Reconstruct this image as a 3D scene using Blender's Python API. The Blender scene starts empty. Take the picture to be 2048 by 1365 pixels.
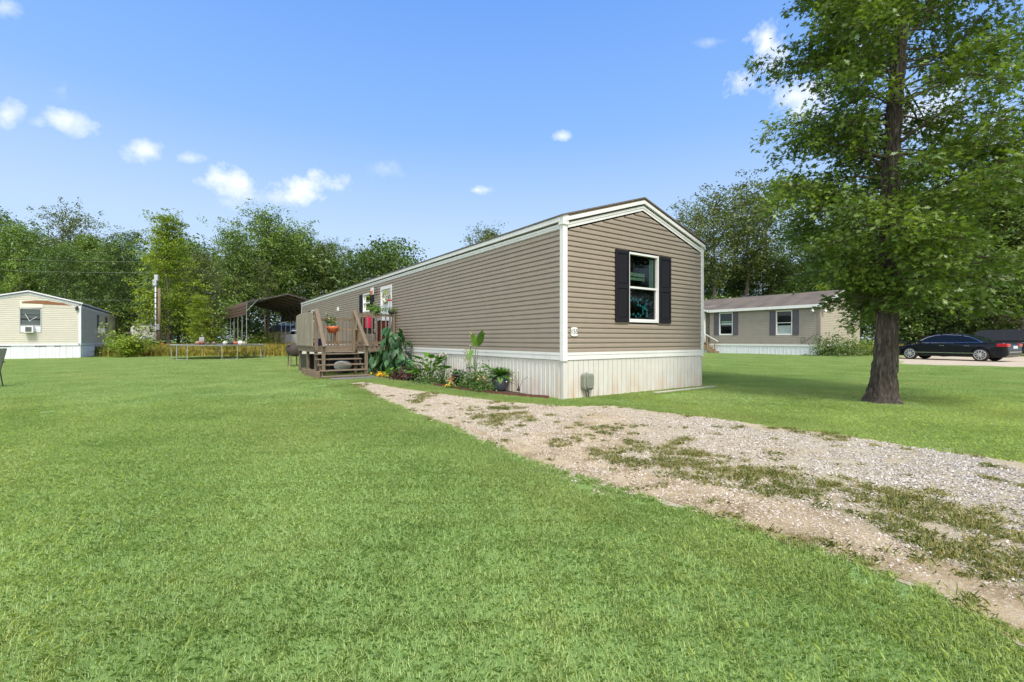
import bpy, math, random
import numpy as np
from mathutils import Vector, Matrix, noise as mnoise
R = math.radians
S = bpy.context.scene
C = S.collection
# ------------------------------------------------------------------ camera
F = 910.2; CX = 1024.0; HY = 678.7; H = 1.2
cam = bpy.data.objects.new('camera', bpy.data.cameras.new('camera')); C.objects.link(cam)
cam.location = (0, 0, H); cam.rotation_euler = (R(90), 0, 0)
cam.data.lens = 16.0; cam.data.sensor_width = 36.0
cam.data.shift_y = -(682.5 - HY) / 2048
cam.data.clip_start = 0.05; cam.data.clip_end = 3000
S.camera = cam
# ------------------------------------------------------------------ world, sun, exposure
SUN_EL, SUN_AZ = 55, 164      # azimuth clockwise from +Y: behind the camera, to the right
S.view_settings.view_transform = 'Standard'; S.view_settings.look = 'None'
S.view_settings.exposure = 0.78; S.view_settings.gamma = 1.0
W = bpy.data.worlds.new("World"); S.world = W; W.use_nodes = True
nt = W.node_tree; N = nt.nodes; L = nt.links; N.clear()
def nd(t, **k):
    n = N.new(t)
    for a, b in k.items(): setattr(n, a, b)
    return n
def wmath(op, a, b=None, c=None, clamp=False):
    n = nd('ShaderNodeMath', operation=op); n.use_clamp = clamp
    for i, v in enumerate((a, b, c)):
        if v is None: continue
        if isinstance(v, (int, float)): n.inputs[i].default_value = v
        else: L.new(v, n.inputs[i])
    return n.outputs[0]
sky = nd('ShaderNodeTexSky', sky_type='NISHITA'); sky.sun_disc = False
sky.sun_elevation = R(SUN_EL); sky.sun_rotation = R(SUN_AZ); sky.ozone_density = 2.0; sky.air_density = 1.0; sky.dust_density = 0.6
tc = nd('ShaderNodeTexCoord'); sx = nd('ShaderNodeSeparateXYZ'); L.new(tc.outputs['Generated'], sx.inputs[0])
yy = wmath('MAXIMUM', sx.outputs['Y'], 0.05)
u = wmath('DIVIDE', sx.outputs['X'], yy); w = wmath('DIVIDE', sx.outputs['Z'], yy)
nz = nd('ShaderNodeTexNoise'); nz.inputs['Scale'].default_value = 17; nz.inputs['Detail'].default_value = 8; nz.inputs['Roughness'].default_value = 0.62
L.new(tc.outputs['Generated'], nz.inputs['Vector'])
nfac = wmath('SUBTRACT', nz.outputs['Fac'], 0.5)
acc = None
for (px, py, rx, ry, st) in [(140, 238, 62, 30, .8), (18, 226, 32, 30, .75), (128, 180, 30, 28, .3), (285, 302, 44, 22, .7), (378, 316, 44, 13, .5),
        (452, 358, 56, 34, .95), (612, 374, 66, 34, 1.5), (560, 395, 50, 14, .4), (955, 381, 30, 8, .8), (1125, 273, 22, 9, .6), (1478, 158, 46, 36, 1.2),
        (1535, 95, 42, 58, 1.1), (1600, 190, 90, 60, .9), (1700, 110, 110, 80, .8), (1850, 220, 140, 60, .7), (770, 340, 34, 20, .25), (5, 15, 40, 20, .5), (1420, 85, 40, 12, .3),
        (455, 405, 30, 18, .3), (80, 245, 24, 16, .4)]:
    du = wmath('DIVIDE', wmath('SUBTRACT', u, (px - CX) / F), rx / F)
    dw = wmath('DIVIDE', wmath('SUBTRACT', w, (HY - py) / F), ry / F)
    d = wmath('SQRT', wmath('ADD', wmath('MULTIPLY', du, du), wmath('MULTIPLY', dw, dw)))
    v = wmath('ADD', wmath('SUBTRACT', 1.0, d), wmath('MULTIPLY', nfac, 4.2))
    v = wmath('MULTIPLY', wmath('MULTIPLY', v, 0.75, clamp=True), min(st, 1.0), clamp=True)
    acc = v if acc is None else wmath('MAXIMUM', acc, v)
acc = wmath('MULTIPLY', acc, wmath('GREATER_THAN', sx.outputs['Y'], 0.06))
# sky colour: Nishita mixed with a clear-day ramp over elevation
el = nd('ShaderNodeMath', operation='MAXIMUM'); L.new(sx.outputs['Z'], el.inputs[0]); el.inputs[1].default_value = 0
rmp = nd('ShaderNodeValToRGB'); L.new(el.outputs[0], rmp.inputs[0])
cr = rmp.color_ramp
cr.elements[0].position = 0.0; cr.elements[0].color = (7.2, 8.7, 10.7, 1)
cr.elements[1].position = 0.62; cr.elements[1].color = (1.7, 4.1, 10.2, 1)
e = cr.elements.new(0.22); e.color = (5.7, 7.7, 10.7, 1)
e = cr.elements.new(0.40); e.color = (3.0, 5.6, 10.6, 1)
e = cr.elements.new(1.0); e.color = (0.7, 2.2, 6.5, 1)
mixs = nd('ShaderNodeMixRGB'); mixs.inputs[0].default_value = 0.85
L.new(sky.outputs[0], mixs.inputs[1]); L.new(rmp.outputs[0], mixs.inputs[2])
mixc = nd('ShaderNodeMixRGB'); L.new(acc, mixc.inputs[0]); L.new(mixs.outputs[0], mixc.inputs[1]); mixc.inputs[2].default_value = (11.5, 11.7, 12.2, 1)
bg = nd('ShaderNodeBackground'); # unseen bright cloud added behind the camera as fill for the near walls
n2 = nd('ShaderNodeTexNoise'); n2.inputs['Scale'].default_value = 2.2; n2.inputs['Detail'].default_value = 6; L.new(tc.outputs['Generated'], n2.inputs['Vector'])
bk = wmath('MULTIPLY', wmath('SUBTRACT', -0.05, sx.outputs['Y']), 3.0, clamp=True)
bk = wmath('MULTIPLY', bk, wmath('ADD', wmath('MULTIPLY', n2.outputs['Fac'], 1.2), 0.3, clamp=True))
mixb = nd('ShaderNodeMixRGB'); L.new(bk, mixb.inputs[0]); L.new(mixc.outputs[0], mixb.inputs[1]); mixb.inputs[2].default_value = (17.6, 17.2, 16.8, 1)
bg.inputs[1].default_value = 0.062; L.new(mixb.outputs[0], bg.inputs[0])
wo = nd('ShaderNodeOutputWorld'); L.new(bg.outputs[0], wo.inputs[0])
sl = bpy.data.lights.new('sun', 'SUN'); sl.energy = 2.4; sl.angle = R(14); sl.color = (1.0, 0.935, 0.84)
sun = bpy.data.objects.new('sun', sl); C.objects.link(sun)
sd = Vector((math.sin(R(SUN_AZ)) * math.cos(R(SUN_EL)), math.cos(R(SUN_AZ)) * math.cos(R(SUN_EL)), math.sin(R(SUN_EL))))
sun.rotation_euler = sd.to_track_quat('Z', 'Y').to_euler()
sun.location = (10, -20, 30)

# ================================================================== helpers
RNG = np.random.default_rng(7); random.seed(7)
def G(px, py, z=0.0):
    Y = (H - z) * F / (py - HY); return Vector(((px - CX) / F * Y, Y, z))
TH = R(35.007); X0, Y0 = 1.0096, 8.948
UX, UY = math.cos(TH), math.sin(TH)
def AB(a, b, z=0.0): return Vector((X0 + UX * a - UY * b, Y0 + UY * a + UX * b, z))
def toAB(p): dx, dy = p[0] - X0, p[1] - Y0; return (dx * UX + dy * UY, -dx * UY + dy * UX)
def wa(px): k = (px - CX) / F; return (k * Y0 - X0) / (UX - k * UY)           # along gable end
def wb(px): k = (px - CX) / F; return (k * Y0 - X0) / (-UY - k * UX)          # along long side
def za(px, py): a = wa(px); return H + (HY - py) / F * (Y0 + UY * a)
def zb(px, py): b = wb(px); return H + (HY - py) / F * (Y0 + UX * b)

class MB:
    def __init__(s): s.v = []; s.f = []
    def add(s, vs, fs):
        o = len(s.v); s.v += [tuple(p) for p in vs]; s.f += [tuple(i + o for i in f) for f in fs]; return s
    def box(s, x0, x1, y0, y1, z0, z1, M=None):
        vs = [(x, y, z) for z in (z0, z1) for y in (y0, y1) for x in (x0, x1)]
        if M is not None: vs = [M @ Vector(p) for p in vs]
        return s.add(vs, [(0, 2, 3, 1), (4, 5, 7, 6), (0, 1, 5, 4), (2, 6, 7, 3), (0, 4, 6, 2), (1, 3, 7, 5)])
    def bar(s, p, q, w_, h_, up=(0, 0, 1)):
        p, q = Vector(p), Vector(q); d = (q - p); l = d.length; d.normalize()
        up = Vector(up)
        if abs(d.dot(up)) > .98: up = Vector((1, 0, 0))
        a = d.cross(up).normalized(); b = a.cross(d).normalized()
        M = Matrix((a, d, b)).transposed().to_4x4(); M.translation = p
        return s.box(-w_ / 2, w_ / 2, 0, l, -h_ / 2, h_ / 2, M)
    def tube(s, pts, r, n=8, cap=True):
        pts = [Vector(p) for p in pts]; k = len(pts); rs = r if hasattr(r, '__len__') else [r] * k
        o = len(s.v); ref = None
        for i, p in enumerate(pts):
            d = (pts[min(i + 1, k - 1)] - pts[max(i - 1, 0)]); d.normalize()
            if ref is None: ref = Vector((1, 0, 0)) if abs(d.x) < .9 else Vector((0, 1, 0))
            a = (ref - d * ref.dot(d)).normalized(); ref = a; b = d.cross(a)
            for j in range(n):
                t = 2 * math.pi * j / n; s.v.append(tuple(p + (a * math.cos(t) + b * math.sin(t)) * rs[i]))
        for i in range(k - 1):
            for j in range(n):
                s.f.append((o + i * n + j, o + i * n + (j + 1) % n, o + (i + 1) * n + (j + 1) % n, o + (i + 1) * n + j))
        if cap: s.f.append(tuple(o + j for j in reversed(range(n)))); s.f.append(tuple(o + (k - 1) * n + j for j in range(n)))
        return s
    def lathe(s, prof, c=(0, 0, 0), n=20, axis='z'):
        o = len(s.v)
        for (r, z) in prof:
            for j in range(n):
                t = 2 * math.pi * j / n; x, y = r * math.cos(t), r * math.sin(t)
                p = (x, y, z) if axis == 'z' else ((z, x, y) if axis == 'x' else (x, z, y))
                s.v.append((p[0] + c[0], p[1] + c[1], p[2] + c[2]))
        for i in range(len(prof) - 1):
            for j in range(n): s.f.append((o + i * n + j, o + i * n + (j + 1) % n, o + (i + 1) * n + (j + 1) % n, o + (i + 1) * n + j))
        s.f.append(tuple(o + j for j in reversed(range(n)))); s.f.append(tuple(o + (len(prof) - 1) * n + j for j in range(n)))
        return s
    def prism(s, poly, p0, p1):
        """poly: list of 3D points (planar); extruded from offset p0 to p1"""
        n = len(poly); p0, p1 = Vector(p0), Vector(p1)
        vs = [Vector(p) + p0 for p in poly] + [Vector(p) + p1 for p in poly]
        return s.add(vs, [tuple(range(n))[::-1], tuple(range(n, 2 * n))] + [(i, (i + 1) % n, n + (i + 1) % n, n + i) for i in range(n)])
    def build(s, name, m, parent=None, smooth=False, bevel=0, fix=True):
        me = bpy.data.meshes.new(name); me.from_pydata(s.v, [], s.f); me.update()
        if fix:
            import bmesh
            bm = bmesh.new(); bm.from_mesh(me); bmesh.ops.recalc_face_normals(bm, faces=bm.faces); bm.to_mesh(me); bm.free()
        return fin(name, me, m, parent, smooth, bevel)
def fin(name, me, m, parent=None, smooth=False, bevel=0):
    for mm in (m if isinstance(m, (list, tuple)) else [m]): me.materials.append(mm)
    if smooth: me.polygons.foreach_set('use_smooth', [True] * len(me.polygons))
    o = bpy.data.objects.new(name, me); C.objects.link(o)
    if parent is not None: o.parent = parent
    if bevel:
        b = o.modifiers.new('bevel', 'BEVEL'); b.width = bevel; b.segments = 2; b.limit_method = 'ANGLE'
    return o
def tag(o, label, cat, group=None, kind=None):
    o['label'] = label
    if cat: o['category'] = cat
    if group: o['group'] = group
    if kind: o['kind'] = kind
    return o
def thing(name, label, cat, loc=(0, 0, 0), rz=0.0, group=None):
    o = bpy.data.objects.new(name, None); o.empty_display_size = .2; C.objects.link(o)
    o.location = loc; o.rotation_euler = (0, 0, rz); return tag(o, label, cat, group)
def struct(o): o['kind'] = 'structure'; return o
def copy_tree(o, loc, rz=0, sc=None, parent=None):
    c = o.copy(); C.objects.link(c); c.parent = parent
    if parent is None:
        c.location = loc; c.rotation_euler = (0, 0, rz)
        if sc: c.scale = sc
    for ch in [x for x in kids.get(o.name, [])]:
        d = ch.copy(); C.objects.link(d); d.parent = c
        for g in kids.get(ch.name, []):
            e_ = g.copy(); C.objects.link(e_); e_.parent = d
    return c
kids = {}
def reg(o):
    kids[o.name] = [x for x in C.objects if x.parent == o]
    for k in kids[o.name]: kids[k.name] = [x for x in C.objects if x.parent == k]

def polymesh(name, V, k, attrs=None):
    """V: (n*k,3) array, faces of k verts each"""
    me = bpy.data.meshes.new(name); n = len(V) // k
    me.vertices.add(len(V)); me.vertices.foreach_set('co', np.asarray(V, dtype=np.float32).ravel())
    me.loops.add(n * k); me.loops.foreach_set('vertex_index', np.arange(n * k, dtype=np.int32))
    me.polygons.add(n); me.polygons.foreach_set('loop_start', np.arange(0, n * k, k, dtype=np.int32))
    try: me.polygons.foreach_set('loop_total', np.full(n, k, dtype=np.int32))
    except Exception: pass
    me.update(calc_edges=True)
    if attrs is not None:
        for nm, arr in attrs.items():
            a = me.attributes.new(nm, 'FLOAT', 'FACE'); a.data.foreach_set('value', np.asarray(arr, dtype=np.float32))
    return me

# ------------------------------------------------------------------ materials
def mat(name, col, rough=.6, var=.12, scale=6, bump=0, bscale=40, metal=0, spec=.5, stretch=None, streak=None, coat=0):
    m = bpy.data.materials.new(name); m.use_nodes = True; t = m.node_tree; b = t.nodes['Principled BSDF']
    b.inputs['Roughness'].default_value = rough; b.inputs['Metallic'].default_value = metal
    b.inputs['Specular IOR Level'].default_value = spec; b.inputs['Coat Weight'].default_value = coat
    co = t.nodes.new('ShaderNodeTexCoord'); src = co.outputs['Object']
    if stretch:
        mp = t.nodes.new('ShaderNodeMapping'); mp.inputs['Scale'].default_value = stretch; t.links.new(src, mp.inputs[0]); src = mp.outputs[0]
    n = t.nodes.new('ShaderNodeTexNoise'); n.inputs['Scale'].default_value = scale; n.inputs['Detail'].default_value = 6; n.inputs['Roughness'].default_value = .6
    t.links.new(src, n.inputs['Vector'])
    r = t.nodes.new('ShaderNodeValToRGB'); t.links.new(n.outputs['Fac'], r.inputs[0])
    r.color_ramp.elements[0].position = .3; r.color_ramp.elements[1].position = .7
    r.color_ramp.elements[0].color = tuple(max(0, c * (1 - var)) for c in col) + (1,)
    r.color_ramp.elements[1].color = tuple(min(1, c * (1 + var)) for c in col) + (1,)
    out = r.outputs[0]
    if streak:      # (colour, strength, stretch, threshold, (zlo, zhi))
        mp = t.nodes.new('ShaderNodeMapping'); mp.inputs['Scale'].default_value = streak[2]; t.links.new(co.outputs['Object'], mp.inputs[0])
        n2 = t.nodes.new('ShaderNodeTexNoise'); n2.inputs['Scale'].default_value = 1; n2.inputs['Detail'].default_value = 5; t.links.new(mp.outputs[0], n2.inputs['Vector'])
        r2 = t.nodes.new('ShaderNodeMapRange'); r2.inputs[1].default_value = streak[3]; r2.inputs[2].default_value = streak[3] + .25; r2.inputs[4].default_value = streak[1]
        t.links.new(n2.outputs['Fac'], r2.inputs[0]); fac = r2.outputs[0]
        if len(streak) > 4:
            sp = t.nodes.new('ShaderNodeSeparateXYZ'); t.links.new(co.outputs['Object'], sp.inputs[0])
            r3 = t.nodes.new('ShaderNodeMapRange'); r3.inputs[1].default_value = streak[4][1]; r3.inputs[2].default_value = streak[4][0]
            t.links.new(sp.outputs['Z'], r3.inputs[0]); mu = t.nodes.new('ShaderNodeMath'); mu.operation = 'MULTIPLY'
            t.links.new(fac, mu.inputs[0]); t.links.new(r3.outputs[0], mu.inputs[1]); fac = mu.outputs[0]
        mx = t.nodes.new('ShaderNodeMixRGB'); t.links.new(fac, mx.inputs[0]); t.links.new(out, mx.inputs[1]); mx.inputs[2].default_value = tuple(streak[0]) + (1,); out = mx.outputs[0]
    t.links.new(out, b.inputs['Base Color'])
    if bump:
        n3 = t.nodes.new('ShaderNodeTexNoise'); n3.inputs['Scale'].default_value = bscale; n3.inputs['Detail'].default_value = 5; t.links.new(src, n3.inputs['Vector'])
        bp = t.nodes.new('ShaderNodeBump'); bp.inputs['Strength'].default_value = bump; bp.inputs['Distance'].default_value = .01
        t.links.new(n3.outputs['Fac'], bp.inputs['Height']); t.links.new(bp.outputs[0], b.inputs['Normal'])
    return m
def leafmat(name, dark, light, trans=.35, gloss=.08, wscale=.35, grough=.45, dry=None):
    """tint attribute (per face) picks between dark and light; world noise adds patches"""
    m = bpy.data.materials.new(name); m.use_nodes = True; t = m.node_tree; t.nodes.clear(); n = t.nodes.new; l = t.links.new
    at = n('ShaderNodeAttribute'); at.attribute_name = 'tint'
    ge = n('ShaderNodeNewGeometry'); nz = n('ShaderNodeTexNoise'); nz.inputs['Scale'].default_value = wscale; nz.inputs['Detail'].default_value = 3; l(ge.outputs['Position'], nz.inputs['Vector'])
    ad = n('ShaderNodeMath'); ad.operation = 'MULTIPLY_ADD'; l(nz.outputs['Fac'], ad.inputs[0]); ad.inputs[1].default_value = 1.3; ad.inputs[2].default_value = -.65
    a2 = n('ShaderNodeMath'); a2.operation = 'ADD'; a2.use_clamp = True; l(at.outputs['Fac'], a2.inputs[0]); l(ad.outputs[0], a2.inputs[1])
    mx = n('ShaderNodeMixRGB'); l(a2.outputs[0], mx.inputs[0]); mx.inputs[1].default_value = tuple(dark) + (1,); mx.inputs[2].default_value = tuple(light) + (1,)
    if dry:
        nd2 = n('ShaderNodeTexNoise'); nd2.inputs['Scale'].default_value = .45; nd2.inputs['Detail'].default_value = 5; l(ge.outputs['Position'], nd2.inputs['Vector'])
        mr = n('ShaderNodeMapRange'); mr.inputs[1].default_value = .5; mr.inputs[2].default_value = .75; mr.inputs[4].default_value = .32; l(nd2.outputs['Fac'], mr.inputs[0])
        m0 = n('ShaderNodeMixRGB'); l(mr.outputs[0], m0.inputs[0]); l(mx.outputs[0], m0.inputs[1]); m0.inputs[2].default_value = tuple(dry) + (1,); mx = m0
    d = n('ShaderNodeBsdfDiffuse'); l(mx.outputs[0], d.inputs[0]); tr = n('ShaderNodeBsdfTranslucent')
    hs = n('ShaderNodeMixRGB'); hs.blend_type = 'MULTIPLY'; hs.inputs[0].default_value = 1; l(mx.outputs[0], hs.inputs[1]); hs.inputs[2].default_value = (1.3, 1.25, .5, 1); l(hs.outputs[0], tr.inputs[0])
    m1 = n('ShaderNodeMixShader'); m1.inputs[0].default_value = trans; l(d.outputs[0], m1.inputs[1]); l(tr.outputs[0], m1.inputs[2])
    g = n('ShaderNodeBsdfGlossy'); g.inputs['Roughness'].default_value = grough; g.inputs[0].default_value = (.8, .85, .8, 1)
    m2 = n('ShaderNodeMixShader'); m2.inputs[0].default_value = gloss; l(m1.outputs[0], m2.inputs[1]); l(g.outputs[0], m2.inputs[2])
    o = n('ShaderNodeOutputMaterial'); l(m2.outputs[0], o.inputs[0]); return m
M = {}
M['siding'] = mat('taupe_vinyl', (.29, .245, .198), .5, .05, 3, streak=((.25, .22, .19), .35, (1.2, 1.2, 5), .55))
M['white'] = mat('white_vinyl', (.70, .71, .71), .45, .04, 4, streak=((.5, .47, .42), .3, (3, 3, 1.0), .55))
M['skirt'] = mat('skirting', (.58, .575, .545), .55, .05, 3, streak=((.50, .36, .24), .75, (6, 6, 1.3), .40, (0.0, .55)))
M['shingle'] = mat('shingle', (.13, .115, .105), .9, .3, 14, bump=.6, bscale=60)
M['shutter'] = mat('black_shutter', (.011, .010, .015), .6, .1, 8, spec=.25, bump=.15, bscale=90, stretch=(1, 1, .15))
M['gap'] = mat('olive_soffit_shade', (.085, .08, .055), .8, .2, 4)  # olive soffit, its colour darkened to carry the overhang's shadow
M['pane_grey'] = mat('grey_blind', (.33, .37, .40), .6, .1, 4)
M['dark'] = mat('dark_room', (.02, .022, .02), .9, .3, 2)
M['wood'] = mat('weathered_wood', (.168, .130, .090), .8, .28, 5, bump=.5, bscale=30, stretch=(6, 6, 1.2), streak=((.13, .10, .08), .5, (9, 9, 2), .5))
M['woodh'] = mat('weathered_plank', (.185, .146, .104), .8, .25, 5, bump=.5, bscale=30, stretch=(1.2, 7, 7), streak=((.14, .11, .09), .5, (2, 10, 10), .52))
M['greywood'] = mat('grey_fence_board', (.27, .235, .18), .85, .3, 5, bump=.5, bscale=30, stretch=(7, 7, .8), streak=((.12, .105, .075), .7, (12, 12, 1.0), .48))
M['greymetal'] = mat('galvanised', (.45, .47, .48), .45, .1, 6, metal=.6)
M['brownmetal'] = mat('brown_sheet_metal', (.125, .08, .065), .5, .08, 3, metal=.2)
M['black'] = mat('black_paint', (.015, .014, .014), .5, .2, 8)
M['rust'] = mat('rusty_black', (.045, .032, .028), .7, .4, 8)
M['orange'] = mat('terracotta', (.55, .14, .045), .6, .1, 8)
M['pot'] = mat('glazed_pot', (.06, .07, .095), .28, .3, 9, stretch=(1, 1, 6), coat=.4, streak=((.16, .17, .2), .4, (3, 3, 30), .5))
M['blackpot'] = mat('black_plastic', (.02, .02, .022), .5, .2, 8)
M['mulch'] = mat('mulch', (.045, .032, .025), .95, .5, 40, bump=1, bscale=60)
M['edging'] = mat('red_brown_edging', (.12, .045, .032), .8, .3, 12, bump=.4, bscale=40)
M['meter'] = mat('grey_green_plastic', (.20, .215, .18), .5, .12, 5, streak=((.3, .27, .2), .3, (5, 5, 3), .55))
M['ink'] = mat('black_ink', (.01, .01, .01), .6, 0, 1)
M['teal'] = mat('teal_paper', (.04, .55, .66), .7, .15, 20)
M['palegreen'] = mat('pale_green_strip', (.28, .50, .35), .6, .08, 8)
M['cream'] = mat('cream_vinyl', (.50, .485, .415), .5, .05, 2, streak=((.42, .39, .31), .35, (.8, .8, 3), .52))
M['bluewhite'] = mat('cool_white_metal', (.66, .69, .74), .5, .04, 3, streak=((.45, .46, .48), .4, (4, 4, .8), .5))
M['greige'] = mat('greige_vinyl', (.30, .27, .235), .55, .06, 2)
M['slate'] = mat('slate_shutter', (.085, .075, .10), .55, .08, 4)
M['oldroof'] = mat('stained_shingle', (.135, .112, .09), .95, .18, .9, bump=.5, bscale=20, streak=((.085, .07, .068), .85, (.35, 1.1, 1), .46))
M['concrete'] = mat('concrete', (.42, .40, .36), .9, .15, 5, bump=.3, bscale=30)
M['carpaint'] = mat('black_car_paint', (.005, .006, .010), .25, .05, 1, spec=.35, coat=.08)
M['carglass'] = mat('tinted_glass', (.006, .010, .018), .08, .05, 1, spec=.25)
M['chrome'] = mat('chrome', (.75, .76, .78), .15, .03, 2, metal=1)
M['alloy'] = mat('alloy', (.62, .63, .65), .3, .05, 5, metal=.6)
M['rubber'] = mat('rubber', (.02, .02, .02), .85, .2, 10)
M['redlamp'] = mat('red_lens', (.45, .01, .015), .15, .05, 2, coat=.6)
M['plate'] = mat('licence_plate', (.5, .55, .58), .5, .1, 5)
M['red'] = mat('red_cloth', (.55, .015, .08), .7, .12, 6)
M['darkred'] = mat('dark_red', (.09, .01, .012), .7, .12, 6)
M['blue'] = mat('blue_plastic', (.03, .05, .22), .5, .12, 6)
M['tan'] = mat('tan_mesh', (.36, .32, .26), .8, .12, 30)
M['plywood'] = mat('bare_plywood', (.22, .10, .045), .8, .35, 5, stretch=(1, 1, 5))
M['pinewood'] = mat('pine_lumber', (.30, .20, .11), .8, .25, 5, stretch=(1, 5, 5))
M['polewood'] = mat('pole_wood', (.17, .12, .085), .9, .25, 5, stretch=(5, 5, .6), bump=.4)
M['bark'] = mat('oak_bark', (.050, .041, .034), .95, .65, 3.5, bump=1, bscale=9, stretch=(7, 7, 1.3), streak=((.22, .20, .175), .7, (20, 20, 3.2), .52))
M['farbark'] = mat('far_bark', (.15, .125, .10), .95, .35, 3, stretch=(3, 3, .5))
M['wire'] = mat('grey_wire', (.22, .23, .22), .6, .05, 2)
M['twig'] = mat('twig', (.09, .07, .05), .9, .3, 8)
M['yellow'] = mat('yellow_flower', (.75, .45, .02), .6, .15, 20)
M['pinkfl'] = mat('pink_flower', (.75, .40, .28), .6, .15, 20)
M['whitefl'] = mat('white_petal', (.85, .85, .80), .6, .05, 20)
M['stem'] = mat('green_stem', (.10, .16, .05), .6, .2, 10)
def glass(name, tint=(.02, .03, .025), refl=.35, rough=.02):
    m = bpy.data.materials.new(name); m.use_nodes = True; t = m.node_tree; t.nodes.clear(); n = t.nodes.new; l = t.links.new
    tr = n('ShaderNodeBsdfTransparent'); tr.inputs[0].default_value = (.75, .8, .78, 1)
    g = n('ShaderNodeBsdfGlossy'); g.inputs['Roughness'].default_value = rough; g.inputs[0].default_value = (.9, .95, .92, 1)
    fr = n('ShaderNodeFresnel'); fr.inputs[0].default_value = 1.5
    ma = n('ShaderNodeMath'); ma.operation = 'ADD'; ma.use_clamp = True; l(fr.outputs[0], ma.inputs[0]); ma.inputs[1].default_value = refl
    mx = n('ShaderNodeMixShader'); l(ma.outputs[0], mx.inputs[0]); l(tr.outputs[0], mx.inputs[1]); l(g.outputs[0], mx.inputs[2])
    o = n('ShaderNodeOutputMaterial'); l(mx.outputs[0], o.inputs[0]); return m
M['glass'] = glass('window_glass', refl=.0)
M['leaf_main'] = leafmat('oak_leaf', (.040, .090, .015), (.215, .32, .055), .40, .05, .7)
M['leaf_a'] = leafmat('leaf_mid_green', (.055, .115, .022), (.235, .35, .065), .3, .04)
M['leaf_b'] = leafmat('leaf_dark_green', (.042, .088, .022), (.165, .26, .06), .3, .04)
M['leaf_y'] = leafmat('leaf_yellow_green', (.11, .19, .020), (.34, .44, .045), .35, .04)
M['leaf_o'] = leafmat('leaf_olive', (.060, .090, .024), (.19, .24, .07), .3, .04)
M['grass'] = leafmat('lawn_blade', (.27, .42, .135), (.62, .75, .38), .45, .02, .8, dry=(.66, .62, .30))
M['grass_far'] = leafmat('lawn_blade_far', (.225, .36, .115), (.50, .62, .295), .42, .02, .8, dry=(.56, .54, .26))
M['weed'] = leafmat('weed_blade', (.20, .27, .075), (.68, .60, .33), .25, .02, 1.1)
M['tallgrass'] = leafmat('tall_grass_blade', (.24, .30, .05), (.80, .64, .18), .25, .02, .45)
M['ear'] = leafmat('elephant_ear_leaf', (.018, .065, .024), (.05, .145, .05), .25, .035, 2, .5)
M['broad'] = leafmat('broad_leaf', (.045, .14, .015), (.16, .33, .035), .3, .06, 2)
M['sago'] = leafmat('palm_leaf', (.04, .13, .025), (.16, .32, .06), .2, .06, 2)
M['herb'] = leafmat('herb_leaf', (.04, .09, .02), (.15, .26, .06), .25, .04, 2)
M['purple'] = leafmat('burgundy_leaf', (.035, .012, .014), (.12, .04, .04), .2, .05, 2)

# ================================================================== ground
def groundmat(name, cols, s1, s2, bump=.5):
    m = bpy.data.materials.new(name); m.use_nodes = True; t = m.node_tree; b = t.nodes['Principled BSDF']; b.inputs['Roughness'].default_value = .95
    b.inputs['Specular IOR Level'].default_value = .15
    ge = t.nodes.new('ShaderNodeNewGeometry'); n1 = t.nodes.new('ShaderNodeTexNoise'); n1.inputs['Scale'].default_value = s1; n1.inputs['Detail'].default_value = 4
    n2 = t.nodes.new('ShaderNodeTexNoise'); n2.inputs['Scale'].default_value = s2; n2.inputs['Detail'].default_value = 8; n2.inputs['Roughness'].default_value = .7
    for n in (n1, n2): t.links.new(ge.outputs['Position'], n.inputs['Vector'])
    r1 = t.nodes.new('ShaderNodeValToRGB'); r1.color_ramp.elements[0].position = .35; r1.color_ramp.elements[1].position = .65
    r1.color_ramp.elements[0].color = cols[0] + (1,); r1.color_ramp.elements[1].color = cols[1] + (1,)
    t.links.new(n1.outputs['Fac'], r1.inputs[0])
    r2 = t.nodes.new('ShaderNodeValToRGB'); r2.color_ramp.elements[0].position = .52; r2.color_ramp.elements[1].position = .62; t.links.new(n2.outputs['Fac'], r2.inputs[0])
    mx = t.nodes.new('ShaderNodeMixRGB'); t.links.new(r2.outputs[0], mx.inputs[0]); t.links.new(r1.outputs[0], mx.inputs[1]); mx.inputs[2].default_value = cols[2] + (1,)
    t.links.new(mx.outputs[0], b.inputs['Base Color'])
    bp = t.nodes.new('ShaderNodeBump'); bp.inputs['Strength'].default_value = bump; bp.inputs['Distance'].default_value = .02
    t.links.new(n2.outputs['Fac'], bp.inputs['Height']); t.links.new(bp.outputs[0], b.inputs['Normal']); return m
M['lawnbase'] = groundmat('lawn_soil', ((.14, .23, .07), (.18, .29, .085), (.24, .36, .115)), .7, 35)
M['forestfloor'] = groundmat('forest_floor', ((.10, .085, .05), (.08, .10, .035), (.06, .05, .03)), .3, 6)
M['drive'] = groundmat('gravel_soil', ((.38, .31, .20), (.46, .405, .295), (.54, .50, .41)), 1.1, 45, .8)
M['pad'] = groundmat('tan_gravel', ((.42, .35, .25), (.50, .43, .33), (.55, .5, .42)), .8, 20)
g = MB(); g.add([(-900, -300, 0), (900, -300, 0), (900, 1500, 0), (-900, 1500, 0)], [(0, 1, 2, 3)])
struct(g.build('ground', M['lawnbase']))
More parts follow.
